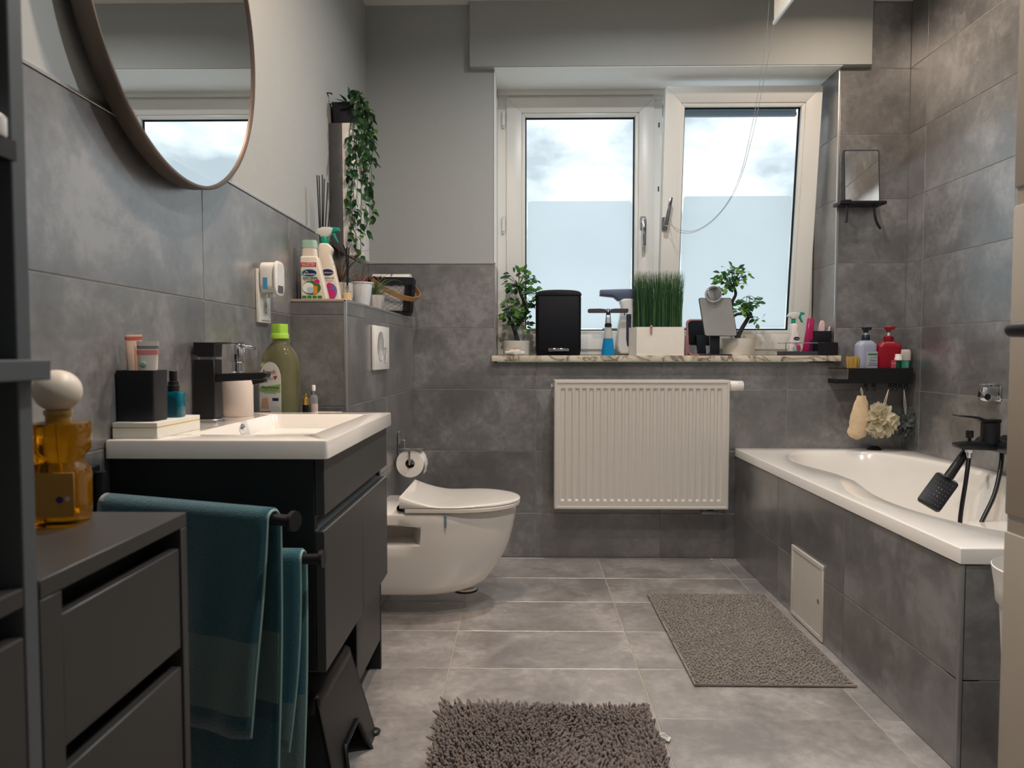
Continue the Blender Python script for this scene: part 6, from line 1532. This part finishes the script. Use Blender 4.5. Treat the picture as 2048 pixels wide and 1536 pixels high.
text('lettering', 'SHAMPOO', 0.0075, mat('print_rose', (226, 180, 186), 0.5), T2, fl(-0.0348, 0.022, 0.090)); text('lettering', '500 ml', 0.006, mat('print_rose'), T2, fl(-0.0348, 0.022, 0.030))
# nail brush
t = thing('body_brush', 'round brush with straw bristles at the left of the shower shelf', 'brush', (at_y(1705, 730, YS - 0.02).x, YS - 0.02, fz_))
part('brush_base', G().lathe([(0.001, 0), (0.022, 0), (0.026, 0.010), (0.020, 0.050), (0.026, 0.066), (0.001, 0.068)], n=28), mat('beech_wood', (180, 140, 84), 0.6), t)
g = G(); rnd = random.Random(2)
for k in range(150):
    a_, r_ = rnd.uniform(0, 6.28), 0.024 * math.sqrt(rnd.random()); g.tube([(r_ * math.cos(a_), r_ * math.sin(a_), 0.064), (1.22 * r_ * math.cos(a_), 1.22 * r_ * math.sin(a_), rnd.uniform(0.114, 0.124))], 0.0014, 4)
part('bristles', g, mat('straw', (196, 162, 84), 0.8), t, kind='stuff')
# green tube and deodorant
t = thing('green_vial', 'dark green tube with a white cap at the front of the shower shelf', 'tube', (at_y(1797, 730, YB - 0.10).x, YB - 0.096, fz_))
hv = sz(721, YB - 0.1, 1797) - fz_
part('body', G().lathe([(0.001, 0), (0.0145, 0), (0.015, 0.003), (0.013, hv), (0.001, hv)], n=26), mat('bottle_green', (14, 66, 48), 0.25), t)
part('cap', G().lathe([(0.013, hv), (0.018, hv + 0.002), (0.018, hv + 0.012), (0.0155, hv + 0.016), (0.0155, hv + 0.028), (0.013, hv + 0.030), (0.011, hv + 0.028), (0.001, hv + 0.028)], n=26), WPLAST, t)
t = thing('mint_tub', 'mint and white stick standing upside down at the right of the shower shelf', 'tub', (min(at_y(1814, 730, YS).x, XR - 0.045), YS - 0.012, fz_))
hv = sz(719, YS, 1812) - fz_; h2_ = sz(699, YS, 1812) - fz_
part('body', G().loft([[(x, y, z) for x, y in rrect(w_, w_ * 0.62, w_ * 0.26, 6)] for w_, z in ((0.040, 0), (0.043, 0.003), (0.056, hv))]), mat('mint_plastic', (84, 176, 146), 0.35), t)
part('cap', G().loft([[(x, y, z) for x, y in rrect(w_, w_ * 0.64, w_ * 0.26, 6)] for w_, z in ((0.064, hv - 0.004), (0.066, hv), (0.066, h2_ - 0.018), (0.060, h2_ - 0.004), (0.050, h2_))]), mat('warm_white_cap', (196, 186, 178), 0.4), t)

# hanging sponge and puffs
def loop_cord(T, p0, p1, off=0.006, m_=None): part('cord', G().tube(smoothpath([p0 + Vector((0, 0, -0.0)), (p0 + p1) / 2 + Vector((off, 0, 0)), p1], 5), 0.0016, 6).tube(smoothpath([p0, (p0 + p1) / 2 - Vector((off, 0, 0)), p1], 5), 0.0016, 6), m_ or mat('white_cord', (216, 206, 190), 0.8), T)
YH = YB - 0.122
pk = at_y(1722, 778, YH)
t = thing('loofah_glove', 'beige knitted washing mitt hanging from the shower shelf', 'sponge', tuple(pk))
rings = []
for i in range(15):
    q = i / 14; cpx = 1723 - 9 * q; c_ = at_y(cpx, 792 + 86 * q, YH + 0.004) - pk
    w_ = (0.020 + 0.022 * math.sin(min(1, q * 1.5) * 1.57)) * (1 if q < 0.85 else math.sqrt(max(0.02, 1 - ((q - 0.85) / 0.15) ** 2)))
    rings.append([(c_.x + w_ * math.cos(2 * math.pi * k / 20) * (1 + 0.10 * math.sin(7 * q + k) + 0.30 * noise.noise(Vector((q * 5, k * 0.5, 1.7)))), c_.y + w_ * 0.42 * math.sin(2 * math.pi * k / 20), c_.z + 0.003 * math.sin(k * 2.1 + q * 9)) for k in range(20)])
part('knit', G().loft(rings), mat('beige_knit', (222, 196, 160), 0.95, var=0.15, vscale=60, bump=1.0, bscale=240), t)
loop_cord(t, Vector((0, 0, 0.006)), Vector(rings[0][0]) - Vector((0.015, 0, 0)), 0.004)
def puff(label, px, py, rpx, pk_px, color, seed, Y, n, aspect=1.0):
    pc = at_y(px, py, Y); T = thing('shower_puff', label, 'sponge', tuple(pc), group='mesh puffs hanging over the bathtub')
    rnd = random.Random(seed); r0 = rpx * mpp(Y); g = G()
    for k in range(n):
        while True:
            d_ = Vector((rnd.gauss(0, 1), rnd.gauss(0, 0.8), rnd.gauss(0, 1)))
            if d_.length > 0.2: break
        d_.normalize(); u = d_.orthogonal().normalized(); v_ = d_.cross(u); ph = rnd.uniform(0, 6.28); wv = rnd.randint(4, 7); L_ = r0 * rnd.uniform(0.75, 1.05); rad = r0 * rnd.uniform(0.34, 0.55)
        def fn(a, b, d_=d_, u=u, v_=v_, ph=ph, wv=wv, L_=L_, rad=rad):
            th = 2 * math.pi * a; rr_ = rad * b * (1 + 0.22 * math.sin(wv * th + ph) * b)
            p = d_ * (L_ * (0.25 + 0.75 * b ** 0.7) + 0.16 * rad * math.sin(wv * th + ph + 1.2) * b) + (u * math.cos(th) + v_ * math.sin(th)) * rr_
            return (p.x, p.y * 0.62, p.z * aspect)
        g.grid(fn, 30, 4)
    part('ruffles', g, color, T, ang=180, kind='stuff')
    tp = at_y(pk_px[0], pk_px[1], YH) - pc; loop_cord(T, tp, Vector((0, 0, r0 * 0.3)), 0.004)
    return T
PUFFW = mat('cream_mesh', (226, 218, 192), 0.8, var=0.1, alpha=0.80, translucent=0.35); PUFFG = mat('grey_mesh', (104, 112, 112), 0.8, var=0.12, alpha=0.80, translucent=0.25)
puff('cream white mesh puff hanging from the shower shelf', 1762, 843, 31, (1777, 779), PUFFW, 4, YH - 0.004, 30, 1.12)
puff('dark grey mesh puff hanging in the shower corner', 1812, 846, 25, (1808, 779), PUFFG, 6, YB - 0.085, 22, 1.2)

# ------------------------------------------------------------------ shower roller blind and its bead chain
BLX = 1.03
b0 = at_x(1548, 50, BLX); 
t = thing('shower_blind', 'white roller shower blind hanging above the bathtub edge', 'blind', (BLX, b0.y, ZC))
bz = b0.z
W('fabric', G().box(BLX - 0.0006, BLX + 0.0006, 1.75, b0.y, bz + 0.012, ZC - 0.05), mat('blind_fabric', (226, 222, 212), 0.7, translucent=0.4))
W('bottom_bar', G().box(BLX - 0.006, BLX + 0.006, 1.745, b0.y + 0.002, bz, bz + 0.016, 0.003, 2), WPLAST)
W('cassette', G().box(BLX - 0.035, BLX + 0.035, 1.73, b0.y + 0.03, ZC - 0.075, ZC - 0.001, 0.006, 2), WPLAST)
hwp = wmat(s2) @ Vector((at_y(1330, 445, YFR - 0.10).x - q0.x, -0.05, HZ2))
path_px = [(1540, -30, 0.0), (1534, 60, 0.12), (1524, 135, 0.22), (1512, 210, 0.32), (1499, 275, 0.42), (1482, 345, 0.55), (1458, 400, 0.68), (1425, 440, 0.80), (1390, 461, 0.88), (1357, 459, 0.95)]
path_px2 = [(1556, -30, 0.0), (1546, 60, 0.12), (1533, 135, 0.22), (1518, 210, 0.32), (1504, 275, 0.42), (1485, 345, 0.55), (1460, 400, 0.68), (1424, 443, 0.80), (1385, 465, 0.88), (1352, 461, 0.95)]
YT = b0.y + 0.02
CHN = mat('bead_grey', (150, 150, 148), 0.4)
ends = [at_y(1334, 443, hwp.y), at_y(1340, 436, hwp.y)]
t = thing('bead_chain', 'white bead chain of the blind hooked over the right window handle', 'chain', tuple(at_y(1540, -30, YT)))
for pth_, e_ in ((path_px, ends[0]), (path_px2, ends[1])):
    sm = smoothpath([at_y(x, y, YT + (hwp.y - YT) * q_) for x, y, q_ in pth_] + [e_], 8)
    W('cord', G().tube(sm, 0.0008, 5), CHN)
    g = G(); acc = 0.0; prev = sm[0]
    for p in sm[1:]:
        seg = (p - prev).length; n_ = 0
        while acc + 0.009 <= seg + 1e-9 + 0: 
            acc += 0.009
            c_ = prev + (p - prev) * min(1, acc / seg); g.ball(c_, 0.0022, 6, 4)
        acc -= seg; prev = p
        if acc < -0.009: acc = 0
    W('beads', g, CHN, kind='stuff')

# ================================================================== RUGS
def chenille(name, label, x0, x1, y0, y1, pitch, rad, h, color_m, seed, lean, base_m, z0=0.012):
    T = thing(name, label, 'bath mat', ((x0 + x1) / 2, (y0 + y1) / 2, 0.0))
    W_ = (x1 - x0) / 2; D_ = (y1 - y0) / 2
    part('backing', G().prism(rrect(2 * W_, 2 * D_, 0.02, 4), 0.0005, z0, 'z', 0.003, 1), base_m, T)
    rnd = random.Random(seed); V, Fc = [], []; ns = 6
    ny = int(2 * D_ / pitch); nx = int(2 * W_ / pitch)
    for i in range(nx):
        for k in range(ny):
            x = -W_ + (i + 0.5 + rnd.uniform(-0.4, 0.4)) * pitch; y = -D_ + (k + 0.5 + rnd.uniform(-0.4, 0.4)) * pitch
            az = rnd.uniform(0, 6.28); ln = lean * rnd.uniform(0.3, 1.2); fx, fy = x / W_, y / D_
            flow = Vector((0.5 * math.sin(x * 14 + y * 5), 0.5 * math.cos(y * 11 - x * 7), 0))
            if abs(fx) > 0.9 or abs(fy) > 0.9: flow += Vector((fx ** 3, fy ** 3, 0)) * 0.8
            d_ = Vector((math.cos(az), math.sin(az), 0)) * 0.7 + flow; L_ = h * rnd.uniform(0.75, 1.2); r_ = rad * rnd.uniform(0.85, 1.15)
            b_ = len(V)
            for q, rr_ in ((0.0, 0.8), (0.45, 1.0), (0.8, 0.95), (0.97, 0.55)):
                c_ = Vector((x, y, z0 - 0.002)) + Vector((0, 0, 1)) * L_ * (q - 0.35 * ln * q * q) + d_ * (L_ * ln * q * q)
                tg = (Vector((0, 0, 1)) * (1 - 0.7 * ln * q) + d_ * (2 * ln * q)).normalized(); u = tg.orthogonal().normalized(); v_ = tg.cross(u)
                for s in range(ns): a_ = 2 * math.pi * s / ns; V.append(tuple(c_ + (u * math.cos(a_) + v_ * math.sin(a_)) * r_ * rr_))
            for q in range(3):
                for s in range(ns): Fc.append((b_ + q * ns + s, b_ + q * ns + (s + 1) % ns, b_ + (q + 1) * ns + (s + 1) % ns, b_ + (q + 1) * ns + s))
            Fc.append(tuple(b_ + 3 * ns + s for s in range(ns)))
    me = bpy.data.meshes.new('pile'); me.from_pydata(V, [], Fc); me.materials.append(color_m); me.polygons.foreach_set('use_smooth', [True] * len(me.polygons))
    link('pile', me, T, 'stuff'); return T
def pile_mat(name, a_, b_, scale):
    M = mat(name, a_, 0.9, var=0.35, vscale=scale, bump=0.5, bscale=900, sheen=0.25); return M
chenille('shaggy_bath_mat', 'dark brown shaggy chenille bath mat in the foreground', -0.222, 0.345, 1.13, 1.930, 0.0082, 0.0036, 0.022, pile_mat('taupe_chenille', (122, 111, 106), None, 6), 1, 0.6, mat('taupe_backing', (70, 64, 62), 0.9))
t = chenille('looped_bath_mat', 'light grey looped bath mat beside the bathtub', 0.515, 0.990, 2.088, 2.888, 0.0088, 0.0034, 0.0085, pile_mat('grey_loops', (142, 134, 126), None, 30), 2, 0.5, mat('grey_backing', (112, 106, 100), 0.9), 0.009)
W('piping', G().tube([(0.515, 2.888, 0.006), (0.515, 2.088, 0.006), (0.990, 2.088, 0.006), (0.990, 2.888, 0.006)], 0.005, 8), mat('grey_piping', (150, 142, 134), 0.8))
# care label of the shaggy mat
lp = at_z(1335, 1475, 0.004)
t = thing('care_label', 'small white care label at the right edge of the shaggy mat', 'label', (0.350, lp.y, 0.0), R(-25))
part('tag', G().grid(lambda u, v: (0.030 * u, -0.011 + 0.022 * v, 0.010 + 0.004 * math.sin(u * 5)), 8, 2), mat('label_satin', (214, 214, 212), 0.5), t)
for k in range(2): part('print_line', G().box(0.006, 0.026, -0.006 + k * 0.008, -0.004 + k * 0.008, 0.0145, 0.0148), mat('print_soft', (120, 120, 124), 0.5), t)
